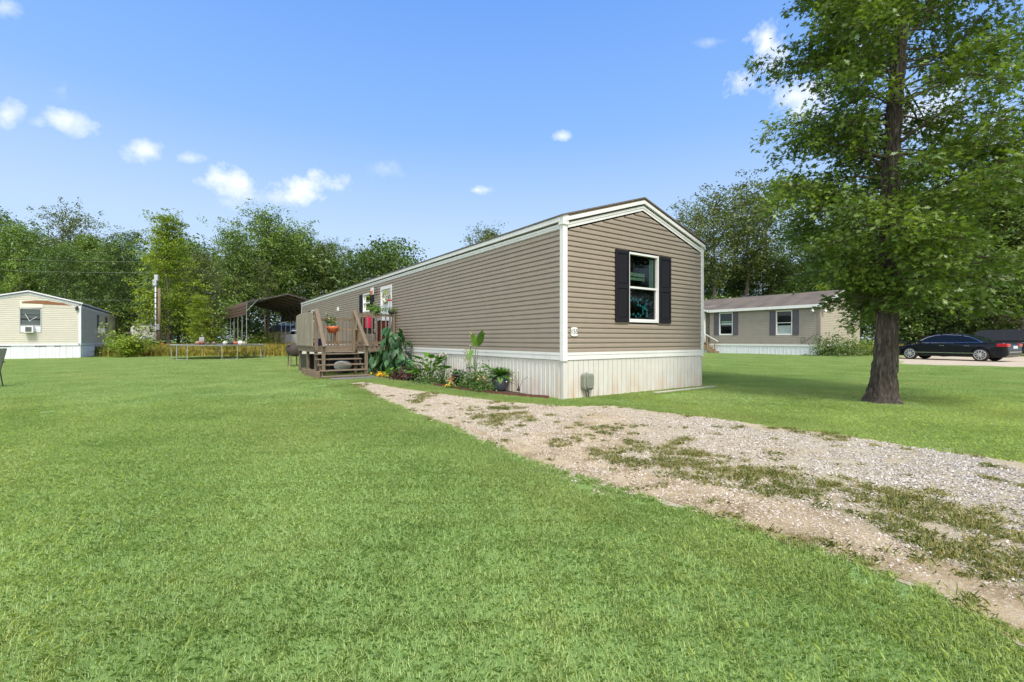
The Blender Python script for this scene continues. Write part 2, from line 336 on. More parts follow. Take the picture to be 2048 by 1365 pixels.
def sheet(name, pts, z, m, jit=0.0, step=.12):
    out = []
    n = len(pts)
    for i in range(n):
        p, q = Vector((pts[i][0], pts[i][1])), Vector((pts[(i + 1) % n][0], pts[(i + 1) % n][1])); d = q - p; k = max(1, int(d.length / step)) if jit else 1
        nn = Vector((-d.y, d.x)).normalized()
        for j in range(k):
            c = p + d * (j / k)
            o_ = jit * (mnoise.noise((c.x * 1.3, c.y * 1.3, 3)) * 1.5 + mnoise.noise((c.x * 6, c.y * 6, 9)) * .7) if jit else 0
            out.append((c.x + nn.x * o_, c.y + nn.y * o_, z))
    s = MB(); s.add(out, [tuple(range(len(out)))]); ob = s.build(name, m, fix=False)
    ob.data.update()
    if ob.data.polygons[0].normal.z < 0: ob.data.flip_normals()
    return struct(ob), [(p[0], p[1]) for p in out]
def inside(poly, x, y):
    """vectorised point in polygon"""
    P = np.array(poly); x = np.asarray(x); y = np.asarray(y); r = np.zeros(x.shape, bool); j = len(P) - 1
    for i in range(len(P)):
        xi, yi = P[i]; xj, yj = P[j]
        if yi != yj:
            c = ((yi > y) != (yj > y)) & (x < (xj - xi) * (y - yi) / (yj - yi) + xi); r ^= c
        j = i
    return r
drive_px_up = [(728, 764), (800, 776), (900, 790), (1000, 803), (1080, 810), (1150, 813), (1220, 812), (1300, 822), (1500, 846), (1700, 873), (1900, 905), (2048, 926)]
drive_px_lo = [(2048, 1290), (1950, 1236), (1850, 1186), (1700, 1132), (1560, 1086), (1400, 1030), (1250, 985), (1100, 942), (1000, 900), (900, 858), (820, 828), (745, 792), (690, 768)]
dpts = [G(*p)[:2] for p in drive_px_up] + [(7.0, 2.4), (14, -4.5), (9, -7), (3.4, .5)] + [G(*p)[:2] for p in drive_px_lo]
drive, drive_poly = sheet('driveway', dpts, .004, M['drive'], .06)
pad_pts = [G(1796, 714)[:2], G(1800, 729)[:2], G(2048, 735)[:2], (40, 21.5), (60, 26), (60, 34), (26, 32)]
_, pad_poly = sheet('parking_pad', pad_pts, .004, M['pad'], .08, .4)
floor_pts = [(-140, 44), (-60, 38), (-34, 37), (-26, 38.5), (-20, 36.6), (-8, 40), (4, 46), (14, 46), (20, 44), (30, 36), (60, 35), (140, 40), (140, 150), (-140, 150)]
_, wood_poly = sheet('forest_floor', floor_pts, .003, M['forestfloor'], .4, 1.0)
road_pts = [(-60, 40.5), (-27, 38.6), (-14, 43), (-14, 46), (-27, 41.6), (-60, 43.5)]
_, road_poly = sheet('lane', road_pts, .008, M['pad'], .1, .5)
M['dirt'] = groundmat('tan_dirt', ((.27, .195, .11), (.50, .40, .255), (.57, .50, .37)), 2.6, 38, 1.0)
dirt_px = [(900, 842), (1000, 872), (1090, 868), (1190, 828), (1250, 832), (1270, 880), (1210, 905), (1300, 948), (1450, 978), (1600, 1015), (1760, 1070), (1900, 1125), (2048, 1185), (2048, 1282), (1950, 1228), (1850, 1178), (1700, 1124), (1560, 1078), (1400, 1022), (1250, 977), (1100, 934), (1000, 893)]
_, dirt_poly = sheet('dirt_track', [G(*p)[:2] for p in dirt_px] , .0065, M['dirt'], .07)
# garden bed
bed_ab = [(-.03, .55), (-.03, 8.9), (-1.2, 8.2), (-1.15, 7.3), (-.95, 5.6), (-.80, 3.5), (-.62, 1.9), (-.2, .5)]
bed_pts = [tuple(AB(a, b)[:2]) for a, b in bed_ab]
_, bed_poly = sheet('garden_bed', bed_pts, .012, M['mulch'], .03)
# ================================================================== grass (stuff): blade tiles scattered with geometry nodes
def blade_tile(name, m, n, size, h0, h1, wd, lean=.6, tint=(.1, .9), clump=False, long=0):
    r = RNG; n += long
    if clump: rad = size / 2 * np.abs(r.normal(0, .5, n)); an = r.uniform(0, 2 * np.pi, n); cx, cy = rad * np.cos(an), rad * np.sin(an)
    else: cx, cy = r.uniform(-size / 2, size / 2, n), r.uniform(-size / 2, size / 2, n)
    h = r.uniform(h0, h1, n); az = r.uniform(0, 2 * np.pi, n); ln = np.abs(r.normal(0, lean, n)).clip(0, 1.35)
    if long: h[-long:] = r.uniform(.034, .055, long); ln[-long:] = r.uniform(.9, 1.35, long)
    dx, dy = np.cos(az), np.sin(az); pxx, pyy = -dy, dx
    hw = wd * r.uniform(.6, 1.2, n) / 2
    if long: hw[-long:] = .0010
    mid = .55; V = np.zeros((n, 5, 3))
    mh = h * mid; x1 = mh * np.sin(ln * .6); z1 = mh * np.cos(ln * .6)
    x2 = x1 + h * (1 - mid) * np.sin(ln * 1.35); z2 = np.maximum(z1 + h * (1 - mid) * np.cos(ln * 1.35), .004)
    V[:, 0] = np.c_[cx - pxx * hw, cy - pyy * hw, np.zeros(n)]; V[:, 1] = np.c_[cx + pxx * hw, cy + pyy * hw, np.zeros(n)]
    V[:, 2] = np.c_[cx + dx * x1 + pxx * hw * .8, cy + dy * x1 + pyy * hw * .8, z1]
    V[:, 3] = np.c_[cx + dx * x2, cy + dy * x2, z2]
    V[:, 4] = np.c_[cx + dx * x1 - pxx * hw * .8, cy + dy * x1 - pyy * hw * .8, z1]
    t = r.uniform(tint[0], tint[1], n)
    if long: t[-long:] = r.uniform(.6, 1.1, long)
    me = polymesh(name, V.reshape(-1, 3), 5, {'tint': t}); me.materials.append(m)
    return bpy.data.objects.new(name, me)
def scatter(name, label, tiles, P, rot, sc, z=0.0, kind='stuff', cat=None, idx=None):
    """one 'stuff' object: points instanced with tiles (data-only objects, chosen by idx)"""
    n = len(P); me = bpy.data.meshes.new(name); me.vertices.add(n)
    co = np.zeros((n, 3), np.float32); co[:, :2] = P[:, :2]; co[:, 2] = P[:, 2] if P.shape[1] > 2 else z
    me.vertices.foreach_set('co', co.ravel())
    for nm, arr, ty in (('rz', rot, 'FLOAT'), ('sc', sc, 'FLOAT'), ('ix', idx if idx is not None else RNG.integers(0, len(tiles), n), 'INT')):
        a = me.attributes.new(nm, ty, 'POINT'); a.data.foreach_set('value', np.asarray(arr, dtype=np.float32 if ty == 'FLOAT' else np.int32))
    o = bpy.data.objects.new(name, me); C.objects.link(o); tag(o, label, cat, None, kind)
    gn = bpy.data.node_groups.new(name + '_scatter', 'GeometryNodeTree')
    gn.interface.new_socket('Geometry', in_out='INPUT', socket_type='NodeSocketGeometry'); gn.interface.new_socket('Geometry', in_out='OUTPUT', socket_type='NodeSocketGeometry')
    n_ = gn.nodes.new; l_ = gn.links.new; gi = n_('NodeGroupInput'); go = n_('NodeGroupOutput'); jn = n_('GeometryNodeJoinGeometry')
    def attr(nm, ty):
        a = n_('GeometryNodeInputNamedAttribute'); a.data_type = ty; a.inputs[0].default_value = nm; return a.outputs[0]
    rz, scv, ix = attr('rz', 'FLOAT'), attr('sc', 'FLOAT'), attr('ix', 'INT')
    cb = n_('ShaderNodeCombineXYZ'); l_(rz, cb.inputs[2])
    for k, tl in enumerate(tiles):
        oi = n_('GeometryNodeObjectInfo'); oi.inputs[0].default_value = tl; oi.transform_space = 'ORIGINAL'
        cmpn = n_('FunctionNodeCompare'); cmpn.data_type = 'INT'; cmpn.operation = 'EQUAL'
        ins = [s_ for s_ in cmpn.inputs if s_.type == 'INT' and s_.enabled]; l_(ix, ins[0]); ins[1].default_value = k
        ip = n_('GeometryNodeInstanceOnPoints'); l_(gi.outputs[0], ip.inputs['Points']); l_(oi.outputs['Geometry'], ip.inputs['Instance'])
        l_(cmpn.outputs[0], ip.inputs['Selection']); l_(cb.outputs[0], ip.inputs['Rotation']); l_(scv, ip.inputs['Scale']); l_(ip.outputs[0], jn.inputs[0])
    l_(jn.outputs[0], go.inputs[0])
    md = o.modifiers.new('scatter', 'NODES'); md.node_group = gn; return o
def grid(x0, x1, y0, y1, s, jit=.15):
    gx, gy = np.meshgrid(np.arange(x0, x1, s), np.arange(y0, y1, s)); P = np.c_[gx.ravel(), gy.ravel()]
    return P + RNG.uniform(-jit, jit, P.shape) * s
def infrustum(P, mg=.8): return (np.abs(P[:, 0]) < 1.14 * P[:, 1] + mg) & (P[:, 1] > .9)
def house_poly(a0, a1, b0, b1): return [tuple(AB(a, b)[:2]) for a, b in ((a0, b0), (a1, b0), (a1, b1), (a0, b1))]
HB0 = Vector((-27.4, 28.9, 0)); HC0 = Vector((22.3, 33.0, 0))
def rect_from(o, a0, a1, b0, b1): return [(o.x + UX * a - UY * b, o.y + UY * a + UX * b) for a, b in ((a0, b0), (a1, b0), (a1, b1), (a0, b1))]
hpolys = [house_poly(-.02, 4.75, -.03, 26.4), rect_from(HB0, -4.6, .05, 0, 21), rect_from(HC0, 0, 7.7, 0, 15)]
stair_poly = house_poly(-2.9, -1.2, 7.6, 9.2); deck_poly = house_poly(-2.5, 0, 9, 11.8)
def blocked(P, polys, mg=0):
    r = np.zeros(len(P), bool)
    for p in polys:
        for dx, dy in ((0, 0), (mg, mg), (-mg, mg), (mg, -mg), (-mg, -mg)) if mg else ((0, 0),): r |= inside(p, P[:, 0] + dx, P[:, 1] + dy)
    return r
verge_poly = [tuple(AB(a, b)[:2]) for a, b in ((-.9, -.3), (-1.6, 1), (-1.5, 9), (-.1, 9), (-.1, -.3))]
tall_poly = [(-26.8, 30.0), (-24.6, 31.0), (-21, 31.2), (-17.5, 31.4), (-14.6, 31.8), (-8, 36), (-8, 40), (-20, 38), (-27, 39.5), (-33, 39), (-31, 34)]
near_tiles = [blade_tile('lawn_tile', M['grass'], 2100, .42, .010, .036, .0028, .95, long=110) for _ in range(5)]
def lodm(P): return np.array([mnoise.noise((x * .9, y * .9, 21)) * 1.6 + mnoise.noise((x * 3, y * 3, 22)) * .6 for x, y in P]) * 1.6 + 9.0
P = grid(-13, 13, 1.0, 12, .36, .06); P = P[infrustum(P)]
P = P[~blocked(P, [drive_poly, bed_poly, verge_poly] + hpolys[:1], .17)]
P = P[P[:, 1] < lodm(P)]
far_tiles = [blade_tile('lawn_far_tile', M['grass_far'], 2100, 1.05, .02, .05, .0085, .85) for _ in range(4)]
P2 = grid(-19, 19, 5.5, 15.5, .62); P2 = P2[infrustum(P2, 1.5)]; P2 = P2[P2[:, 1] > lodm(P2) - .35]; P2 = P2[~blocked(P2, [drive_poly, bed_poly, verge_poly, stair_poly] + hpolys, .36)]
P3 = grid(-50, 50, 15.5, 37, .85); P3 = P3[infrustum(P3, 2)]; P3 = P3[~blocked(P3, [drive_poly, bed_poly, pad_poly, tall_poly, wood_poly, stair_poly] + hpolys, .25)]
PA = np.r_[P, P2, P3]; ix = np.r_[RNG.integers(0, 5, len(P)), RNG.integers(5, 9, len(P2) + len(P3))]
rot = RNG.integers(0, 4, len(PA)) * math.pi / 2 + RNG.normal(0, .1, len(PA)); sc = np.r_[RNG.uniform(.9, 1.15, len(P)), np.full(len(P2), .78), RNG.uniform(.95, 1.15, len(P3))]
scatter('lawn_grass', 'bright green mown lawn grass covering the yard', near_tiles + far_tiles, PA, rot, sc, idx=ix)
# small tufts along the lawn edges so that no hard line is left
edge_tile = [blade_tile('edge_tuft', M['grass'], 46, .14, .014, .044, .0032, .9, clump=True, long=5) for _ in range(4)]
EP = []
CND = RNG.uniform((-8, 1), (11, 17.5), (150000, 2)); CND = CND[infrustum(CND)]
near_b = blocked(CND, [drive_poly, verge_poly, stair_poly] + hpolys[:1], .40) | blocked(CND, [drive_poly, verge_poly, stair_poly] + hpolys[:1], .2)
EP = CND[near_b & ~blocked(CND, [bed_poly] + hpolys)]
# only along the lower (lawn) and upper edges, thinning with distance inside
ins = inside(drive_poly, EP[:, 0], EP[:, 1]); core = ins.copy()
for dx, dy in ((.08, 0), (-.08, 0), (0, .08), (0, -.08)): core &= inside(drive_poly, EP[:, 0] + dx, EP[:, 1] + dy)
keep = (~ins) | (ins & ~core & (RNG.uniform(size=len(EP)) < .6)); EP = EP[keep]
scatter('lawn_edge_grass', 'short tufts of grass fringing the gravel driveway', edge_tile, EP, RNG.uniform(0, 6.28, len(EP)), RNG.uniform(.6, 1.1, len(EP)))
# weeds: strip between the wheel tracks and scattered patches
weed_tile = [blade_tile('weed_tuft', M['weed'], 44, .20, .012, .052, .0030, 1.15, tint=(-.2, .9), clump=True) for _ in range(5)]
strip = [G(*p)[:2] for p in [(1160, 880), (1280, 883), (1400, 908), (1560, 930), (1700, 960), (1850, 1000), (2048, 1048), (2200, 1110), (2200, 1290), (2048, 1180), (1900, 1120), (1760, 1065), (1600, 1010), (1450, 975), (1300, 950), (1200, 930)]]
patches = [([G(*p)[:2] for p in [(940, 812), (1050, 818), (1070, 850), (1000, 862), (925, 845)]], .55), (strip, 1.0)]
def rnd_in(poly, dens):
    A = np.array(poly); lo, hi = A.min(0), A.max(0); n = int(np.prod(hi - lo) * dens); Q = RNG.uniform(lo, hi, (n, 2)); return Q[inside(poly, Q[:, 0], Q[:, 1])]
def nmask(Q, s, th, seed=0): return np.array([mnoise.noise((x * s, y * s, seed)) > th for x, y in Q]) if len(Q) else np.zeros(0, bool)
def soft(Q, s, th, seed): return np.array([RNG.uniform() < min(1, max(.04, (mnoise.noise((x * s, y * s, seed)) + .5 * mnoise.noise((x * s * 4, y * s * 4, seed)) - th + .15) * 2.4)) for x, y in Q], bool)
WP = []
for poly, k in patches:
    Q = rnd_in(poly, 240 * k); WP.append(Q[soft(Q, 2.6, -.05, 5)])
Q = rnd_in(drive_poly, 70); Q = Q[infrustum(Q)]; WP.append(Q[nmask(Q, 1.4, .28, 2)]); WP.append(Q[nmask(Q, 5, .42, 8)])
# lower band along the lawn edge: dry grass
low = [G(*p)[:2] for p in [(1400, 1010), (1560, 1060), (1700, 1100), (1850, 1150), (2048, 1230), (2200, 1300), (2200, 1400), (2048, 1292), (1950, 1238), (1850, 1188), (1700, 1134), (1560, 1088), (1400, 1032)]]
Q = rnd_in(low, 150); WP.append(Q[soft(Q, 2, -.05, 4)])
WP = np.concatenate(WP); WP = WP[infrustum(WP, 1.2)]
scatter('driveway_weeds', 'dry and green weeds growing between the wheel tracks of the gravel driveway', weed_tile, WP, RNG.uniform(0, 6.28, len(WP)), RNG.uniform(.6, 1.25, len(WP)), z=.005)
# narrow green strip between the gravel and the skirting
ep = [AB(*p)[:2] for p in [(-.25, .2), (-.05, -.02), (1.2, -.03), (2.6, -.03), (3.6, -.02), (3.6, -.25), (1.8, -.40), (.6, -.35), (.0, -.35), (-.5, .15), (-.75, 1.9), (-.95, 3.5), (-1.1, 5.6), (-1.3, 7.4), (-1.5, 7.3), (-1.3, 5.4), (-1.25, 3.5), (-1.0, 1.9), (-.9, .4)]]
Q = rnd_in([tuple(p) for p in ep], 420); Q = Q[~blocked(Q, [bed_poly] + hpolys)]
scatter('garden_verge_grass', 'green verge of grass between the garden bed and the gravel', edge_tile, Q, RNG.uniform(0, 6.28, len(Q)), RNG.uniform(.5, 1.1, len(Q)), z=.004)
# gravel stones
def pebble_tile(name, m, n, size, r0, r1):
    V = []; Fc = []; T = []
    ico = [(0, 0, 1), (.9, 0, .1), (.28, .85, .1), (-.72, .53, .1), (-.72, -.53, .1), (.28, -.85, .1), (0, 0, -.6)]
    fs = [(0, 1, 2), (0, 2, 3), (0, 3, 4), (0, 4, 5), (0, 5, 1), (6, 2, 1), (6, 3, 2), (6, 4, 3), (6, 5, 4), (6, 1, 5)]
    for i in range(n):
        r = r0 + (r1 - r0) * RNG.uniform() ** 3; a = RNG.uniform(0, 6.28); c, s_ = math.cos(a), math.sin(a); x, y = RNG.uniform(-size / 2, size / 2, 2); ex, ez = RNG.uniform(.6, 1.3), RNG.uniform(.35, .7)
        o = len(V); j = RNG.uniform(.75, 1.25, (7, 3)); tx, ty = RNG.normal(0, .35, 2)
        for k, p in enumerate(ico):
            px_, py_, pz_ = p[0] * ex * j[k, 0], p[1] * j[k, 1], p[2] * ez * j[k, 2]
            V.append((x + r * (c * px_ - s_ * py_), y + r * (s_ * px_ + c * py_), r * (pz_ + tx * px_ + ty * py_) + r * .15))
        Fc += [tuple(o + q for q in f) for f in fs]; T += [float(RNG.uniform())] * len(fs)
    me = bpy.data.meshes.new(name); me.from_pydata(V, [], Fc); a = me.attributes.new('tint', 'FLOAT', 'FACE'); a.data.foreach_set('value', T); me.materials.append(m)
    return bpy.data.objects.new(name, me)
def stonemat():
    m = bpy.data.materials.new('gravel_stone'); m.use_nodes = True; t = m.node_tree; b = t.nodes['Principled BSDF']; b.inputs['Roughness'].default_value = .9; b.inputs['Specular IOR Level'].default_value = .2
    a = t.nodes.new('ShaderNodeAttribute'); a.attribute_name = 'tint'; r = t.nodes.new('ShaderNodeValToRGB'); t.links.new(a.outputs['Fac'], r.inputs[0]); cr = r.color_ramp
    cr.elements[0].position = 0; cr.elements[0].color = (.16, .12, .09, 1); cr.elements[1].position = 1; cr.elements[1].color = (.60, .565, .51, 1)
    for p, c in ((.08, (.30, .21, .14, 1)), (.16, (.42, .36, .28, 1)), (.55, (.50, .44, .36, 1))): e_ = cr.elements.new(p); e_.color = c
    ge = t.nodes.new('ShaderNodeNewGeometry'); sp = t.nodes.new('ShaderNodeSeparateXYZ'); t.links.new(ge.outputs['Position'], sp.inputs[0])
    mr = t.nodes.new('ShaderNodeMapRange'); mr.inputs[1].default_value = 1.8; mr.inputs[2].default_value = 4.6; mr.inputs[4].default_value = .75; t.links.new(sp.outputs['X'], mr.inputs[0])
    mx = t.nodes.new('ShaderNodeMixRGB'); t.links.new(mr.outputs[0], mx.inputs[0]); t.links.new(r.outputs[0], mx.inputs[1]); r2 = t.nodes.new('ShaderNodeValToRGB'); t.links.new(a.outputs['Fac'], r2.inputs[0])
    r2.color_ramp.elements[0].color = (.12, .12, .125, 1); r2.color_ramp.elements[1].color = (.74, .73, .72, 1); t.links.new(r2.outputs[0], mx.inputs[2])
    t.links.new(mx.outputs[0], b.inputs['Base Color']); return m
M['stone'] = stonemat()
ptiles = [pebble_tile('gravel_tile', M['stone'], 1500, .55, .0035, .012) for _ in range(4)] + [pebble_tile('sparse_gravel_tile', M['stone'], 1150, .55, .0025, .012) for _ in range(3)]
Q = grid(-6, 9, 1.2, 16, .5); Q = Q[infrustum(Q)]; Q = Q[inside(drive_poly, Q[:, 0], Q[:, 1]) & inside(drive_poly, Q[:, 0] + .17, Q[:, 1]) & inside(drive_poly, Q[:, 0] - .17, Q[:, 1]) & inside(drive_poly, Q[:, 0], Q[:, 1] - .17) & inside(drive_poly, Q[:, 0], Q[:, 1] + .17)]
instrip = inside(strip, Q[:, 0], Q[:, 1]); lowside = np.array([toAB(q)[0] < -1.0 and q[1] < 5.5 for q in Q])
soil = nmask(Q, .9, .12, 11) | instrip | inside(dirt_poly, Q[:, 0], Q[:, 1])
idx = np.where(soil, RNG.integers(4, 7, len(Q)), RNG.integers(0, 4, len(Q)))
scatter('driveway_gravel', 'pale crushed stone gravel lying on the driveway', ptiles, Q, RNG.uniform(0, 6.28, len(Q)), RNG.uniform(.9, 1.1, len(Q)), z=.006, idx=idx)
# tall unmown grass behind the lawn
tall_tile = [blade_tile('tall_tuft', M['tallgrass'], 130, .75, .3, .85, .016, .35, tint=(0, 1), clump=True) for _ in range(5)]
Q = rnd_in(tall_poly, 9); Q = Q[~blocked(Q, [rect_from(HB0, -4.6, .1, 0, 21)])]
Q2 = rnd_in(floor_pts, 0.6); Q2 = Q2[(Q2[:, 1] < 62) & (np.abs(Q2[:, 0]) < 70)]; Q2 = Q2[~blocked(Q2, [road_poly] + hpolys)]
QA = np.r_[Q, Q2]; d0 = RNG.uniform(.65, 1.15, len(QA)); d0[len(Q):] *= 1.1
front = (QA[:, 1] < 33.2); d0[front] *= .75
scatter('tall_yellow_grass', 'tall unmown yellow and green grass behind the trampoline', tall_tile, QA, RNG.uniform(0, 6.28, len(QA)), d0)

# ================================================================== building helpers
def siding(P, z0, z1, rng, openings=(), course=.1016, depth=.025):
    """lapped vinyl courses. P(s, out, z) -> local point; rng(z) -> (s0, s1); openings: (s0, s1, z0, z1)"""
    m = MB(); z = z0
    prof = [(0, 0), (0.02, 1), (.56, .92), (.70, .30), (1, .0)]
    while z < z1 - .001:
        c = min(course, z1 - z); r0, r1 = rng(z), rng(z + c)
        if r0[1] - r0[0] < .02: break
        segs = [(0.0, 1.0)]
        w0 = r0[1] - r0[0]
        cuts = sorted([(o[0], o[1]) for o in openings if o[2] < z + c * .5 and o[3] > z + c * .5])
        parts = []; cur = None
        lo = r0[0]
        for (c0, c1) in cuts:
            parts.append((lo, c0, lo == r0[0], False)); lo = c1
        parts.append((lo, r0[1], lo == r0[0], True))
        for (s0, s1, e0, e1) in parts:
            t0 = r1[0] if e0 else s0; t1 = r1[1] if e1 else s1
            if t1 - t0 < .005: t0 = t1 = (t0 + t1) / 2
            vs = []
            for (dz, o_) in prof:
                vs.append(P(s0 + (t0 - s0) * dz, o_ * depth, z + dz * c)); vs.append(P(s1 + (t1 - s1) * dz, o_ * depth, z + dz * c))
            m.add(vs, [(2 * i, 2 * i + 1, 2 * i + 3, 2 * i + 2) for i in range(len(prof) - 1)])
        z += course
    return m
def skirt(P, s0, s1, z0, z1, per=.142, depth=.013, groove=False):
    m = MB(); s = s0; pr = [(0, 0), (.10, 0), (.14, -1), (.40, -1), (.43, -.6), (.50, -.6), (.53, -1), (.96, -1)]
    if groove: pr = [(0, 0), (.03, -1.8), (.07, -1.8), (.10, 0), (.42, 0), (.45, -.5), (.49, 0), (.72, 0), (.75, -.5), (.79, 0)]
    pts = []
    while s < s1:
        for f, o_ in pr:
            q = s + f * per
            if q < s1: pts.append((q, o_ * depth))
        s += per
    pts.append((s1, 0)); vs = []
    for q, o_ in pts: vs.append(P(q, o_, z0)); vs.append(P(q, o_, z1))
    return m.add(vs, [(2 * i, 2 * i + 2, 2 * i + 3, 2 * i + 1) for i in range(len(pts) - 1)])
def pbox(P, s0, s1, o0, o1, z0, z1, m=None):
    m = m or MB(); vs = [P(s, o_, z) for z in (z0, z1) for o_ in (o0, o1) for s in (s0, s1)]
    return m.add(vs, [(0, 2, 3, 1), (4, 5, 7, 6), (0, 1, 5, 4), (2, 6, 7, 3), (0, 4, 6, 2), (1, 3, 7, 5)])
def window(par, P, s0, s1, z0, z1, frame='white', shut=None, sw=.36, fw=.045, name='window', pane_strips=None, split=.5):
    """double-hung window: frame > panes; optional shutters"""
    f = MB()
    for (a, b, c, d) in ((s0, s0 + fw, z0, z1), (s1 - fw, s1, z0, z1), (s0 + fw, s1 - fw, z0, z0 + fw), (s0 + fw, s1 - fw, z1 - fw, z1)):
        pbox(P, a, b, -.06, .030, c, d, f)
    zm = z0 + (z1 - z0) * split
    w = f.build('window', M[frame], par)
    r = MB(); pbox(P, s0 + fw, s1 - fw, -.03, .018, zm - .022, zm + .022, r)
    for (a, b, c, d) in ((s0 + fw, s0 + fw + .025, z0 + fw, zm - .022), (s1 - fw - .025, s1 - fw, z0 + fw, zm - .022), (s0 + fw + .025, s1 - fw - .025, z0 + fw, z0 + fw + .03)):
        pbox(P, a, b, -.04, .008, c, d, r)
    r.build('sash', M[frame], w)
    g_ = MB(); vs = [P(s0 + fw, -.032, z0 + fw), P(s1 - fw, -.032, z0 + fw), P(s1 - fw, -.032, z1 - fw), P(s0 + fw, -.032, z1 - fw)]
    g_.add(vs, [(0, 1, 2, 3)]); g_.build('pane', M['glass'], w)
    # the room behind: a dark recess
    b_ = MB(); pbox(P, s0 - .2, s1 + .2, -.9, -.07, z0 - .2, z1 + .2, b_); b_.f.pop(2) if False else None
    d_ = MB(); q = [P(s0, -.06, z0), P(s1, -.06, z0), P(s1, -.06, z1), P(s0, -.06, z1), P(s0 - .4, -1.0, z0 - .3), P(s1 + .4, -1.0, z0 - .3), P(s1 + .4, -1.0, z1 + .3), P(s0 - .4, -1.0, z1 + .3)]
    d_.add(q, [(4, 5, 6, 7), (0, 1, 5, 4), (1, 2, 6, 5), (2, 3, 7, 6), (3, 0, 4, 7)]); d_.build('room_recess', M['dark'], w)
    if pane_strips:
        for (c0, c1, d0, d1, mm) in pane_strips: pbox(P, c0, c1, -.10, -.09, d0, d1).build('blind_or_reflection', M[mm], w)
    if shut:
        for (a, b) in ((s0 - sw, s0 - .004), (s1 + .004, s1 + sw)):
            sh = MB(); pbox(P, a, b, .026, .043, z0 - .005, z1 + .005, sh)
            zc = (z0 + z1) / 2
            for (c, d) in ((z0 - .005, z0 + .09), (zc - .05, zc + .05), (z1 - .07, z1 + .005)): pbox(P, a, b, .043, .058, c, d, sh)
            for (c, d) in ((a, a + .055), (b - .055, b)):
                for (e0, e1) in ((z0 + .09, zc - .05), (zc + .05, z1 - .07)): pbox(P, c, d, .043, .058, e0, e1, sh)
            for (e0, e1) in ((z0 + .09, zc - .05), (zc + .05, z1 - .07)): pbox(P, a + .075, b - .075, .043, .052, e0 + .02, e1 - .02, sh)
            sh.build('shutter', M[shut], par, bevel=.003)
    return w

# ================================================================== the taupe mobile home
Wd, Ln = 4.71, 26.3
zT, zB, zE = .929, .784, 3.511
ridge_a = Wd / 2 + .02
slope = (4.25 - zE) / ridge_a
PL = lambda s, o, z: (-o, s, z)            # long side (a = 0), s = b
PG = lambda s, o, z: (s, -o, z)            # gable end (b = 0), s = a
PR = lambda s, o, z: (Wd + o, s, z)
PF = lambda s, o, z: (s, Ln + o, z)
home = thing('mobile_home', 'long taupe vinyl sided mobile home with white trim and pale skirting, nearest the camera', 'mobile home', (X0, Y0, 0), TH)
# windows by measurement
w1 = (wa(1255), wa(1315.5), za(1285, 647), za(1285, 507.3))
gz0, gz1 = 1.575, 3.125
w2 = (wb(742.5), wb(727), zb(735, 624.5), zb(735, 587.5))
b_far1, b_far0 = wb(622.5), wb(633)
w3 = (b_far0, b_far1, 2.25, 2.95)
dr = (wb(784.8), wb(762.4), .99, zb(773, 572.5))
zsid = 3.40
op_g = [(w1[0] + .01, w1[1] - .01, gz0 + .01, gz1 - .01)]
op_l = [(w2[0] + .01, w2[1] - .01, w2[2], w2[3]), (w3[0] + .01, w3[1] - .01, w3[2], w3[3]), (dr[0] + .01, dr[1] - .01, zT, dr[3])]
siding(PL, zT, zsid, lambda z: (.07, Ln - .07), op_l).build('side_wall', M['siding'], home, fix=False)
def grng(z):
    zz = z - (zsid - .04)
    if zz <= 0: return (.08, Wd - .08)
    d = zz / slope; return (.08 + d, Wd - .08 - d)
siding(PG, zT, 4.16, grng, op_g).build('gable_wall', M['siding'], home, fix=False)
siding(PR, zT, zsid, lambda z: (.07, Ln - .07)).build('side_wall', M['siding'], home, fix=False)
siding(PF, zT, 4.16, grng).build('gable_wall', M['siding'], home, fix=False)
for P_, s1 in ((PL, Ln), (PR, Ln), (PG, Wd), (PF, Wd)):
    pbox(P_, .03, s1 - .03, 0, .018, zB, zT - .05).build('band_board', M['white'], home, bevel=.003)
    pbox(P_, .03, s1 - .03, 0, .026, zT - .05, zT + .004).build('band_cap', M['white'], home, bevel=.003)
skirt(PL, 0, Ln, -.02, zB).build('skirting', M['skirt'], home, fix=False)
skirt(PR, 0, Ln, -.02, zB).build('skirting', M['skirt'], home, fix=False)
skirt(PG, .115, Wd - .02, .01, zB, groove=True).build('skirting', M['skirt'], home, fix=False)
skirt(PF, .02, Wd - .02, -.02, zB).build('skirting', M['skirt'], home, fix=False)
MB().box(-.004, .115, -.004, .06, -.02, zB).build('skirting_corner', M['skirt'], home)
MB().box(.1, Wd, -.013, .004, -.02, .014).build('skirting_rail', M['skirt'], home)
cp = MB()
for (x0, x1, y0, y1) in ((-.030, .0, -.030, .075), (0.0, .085, -.030, .0)): cp.box(x0, x1, y0, y1, zB - .02, 3.49)
cp.box(-.055, .10, -.055, .085, 3.45, 3.645); cp.build('corner_post', M['white'], home, bevel=.004)
cp = MB(); cp.box(Wd - .085, Wd + .03, -.03, 0, zB - .02, 3.60); cp.box(Wd, Wd + .03, 0, .075, zB - .02, 3.5); cp.build('corner_post', M['white'], home, bevel=.004)
cp = MB(); cp.box(-.03, .0, Ln - .075, Ln + .03, zB - .02, 3.6); cp.build('corner_post', M['white'], home, bevel=.004)
# eave trim along the long sides: frieze, gap, fascia
for sgn, x in ((-1, 0), (1, Wd)):
    def bx(o0, o1, z0, z1): 
        m = MB(); a_, b_ = x + sgn * o0, x + sgn * o1; return m.box(min(a_, b_), max(a_, b_), .04, Ln - .02, z0, z1)
    bx(.0, .016, 3.365, 3.43).build('frieze_board', M['white'], home); bx(.0, .024, 3.43, 3.478).build('frieze_board', M['white'], home)
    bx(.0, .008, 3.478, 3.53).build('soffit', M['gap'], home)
    bx(.0, .062, 3.515, 3.605).build('fascia', M['white'], home, bevel=.004)
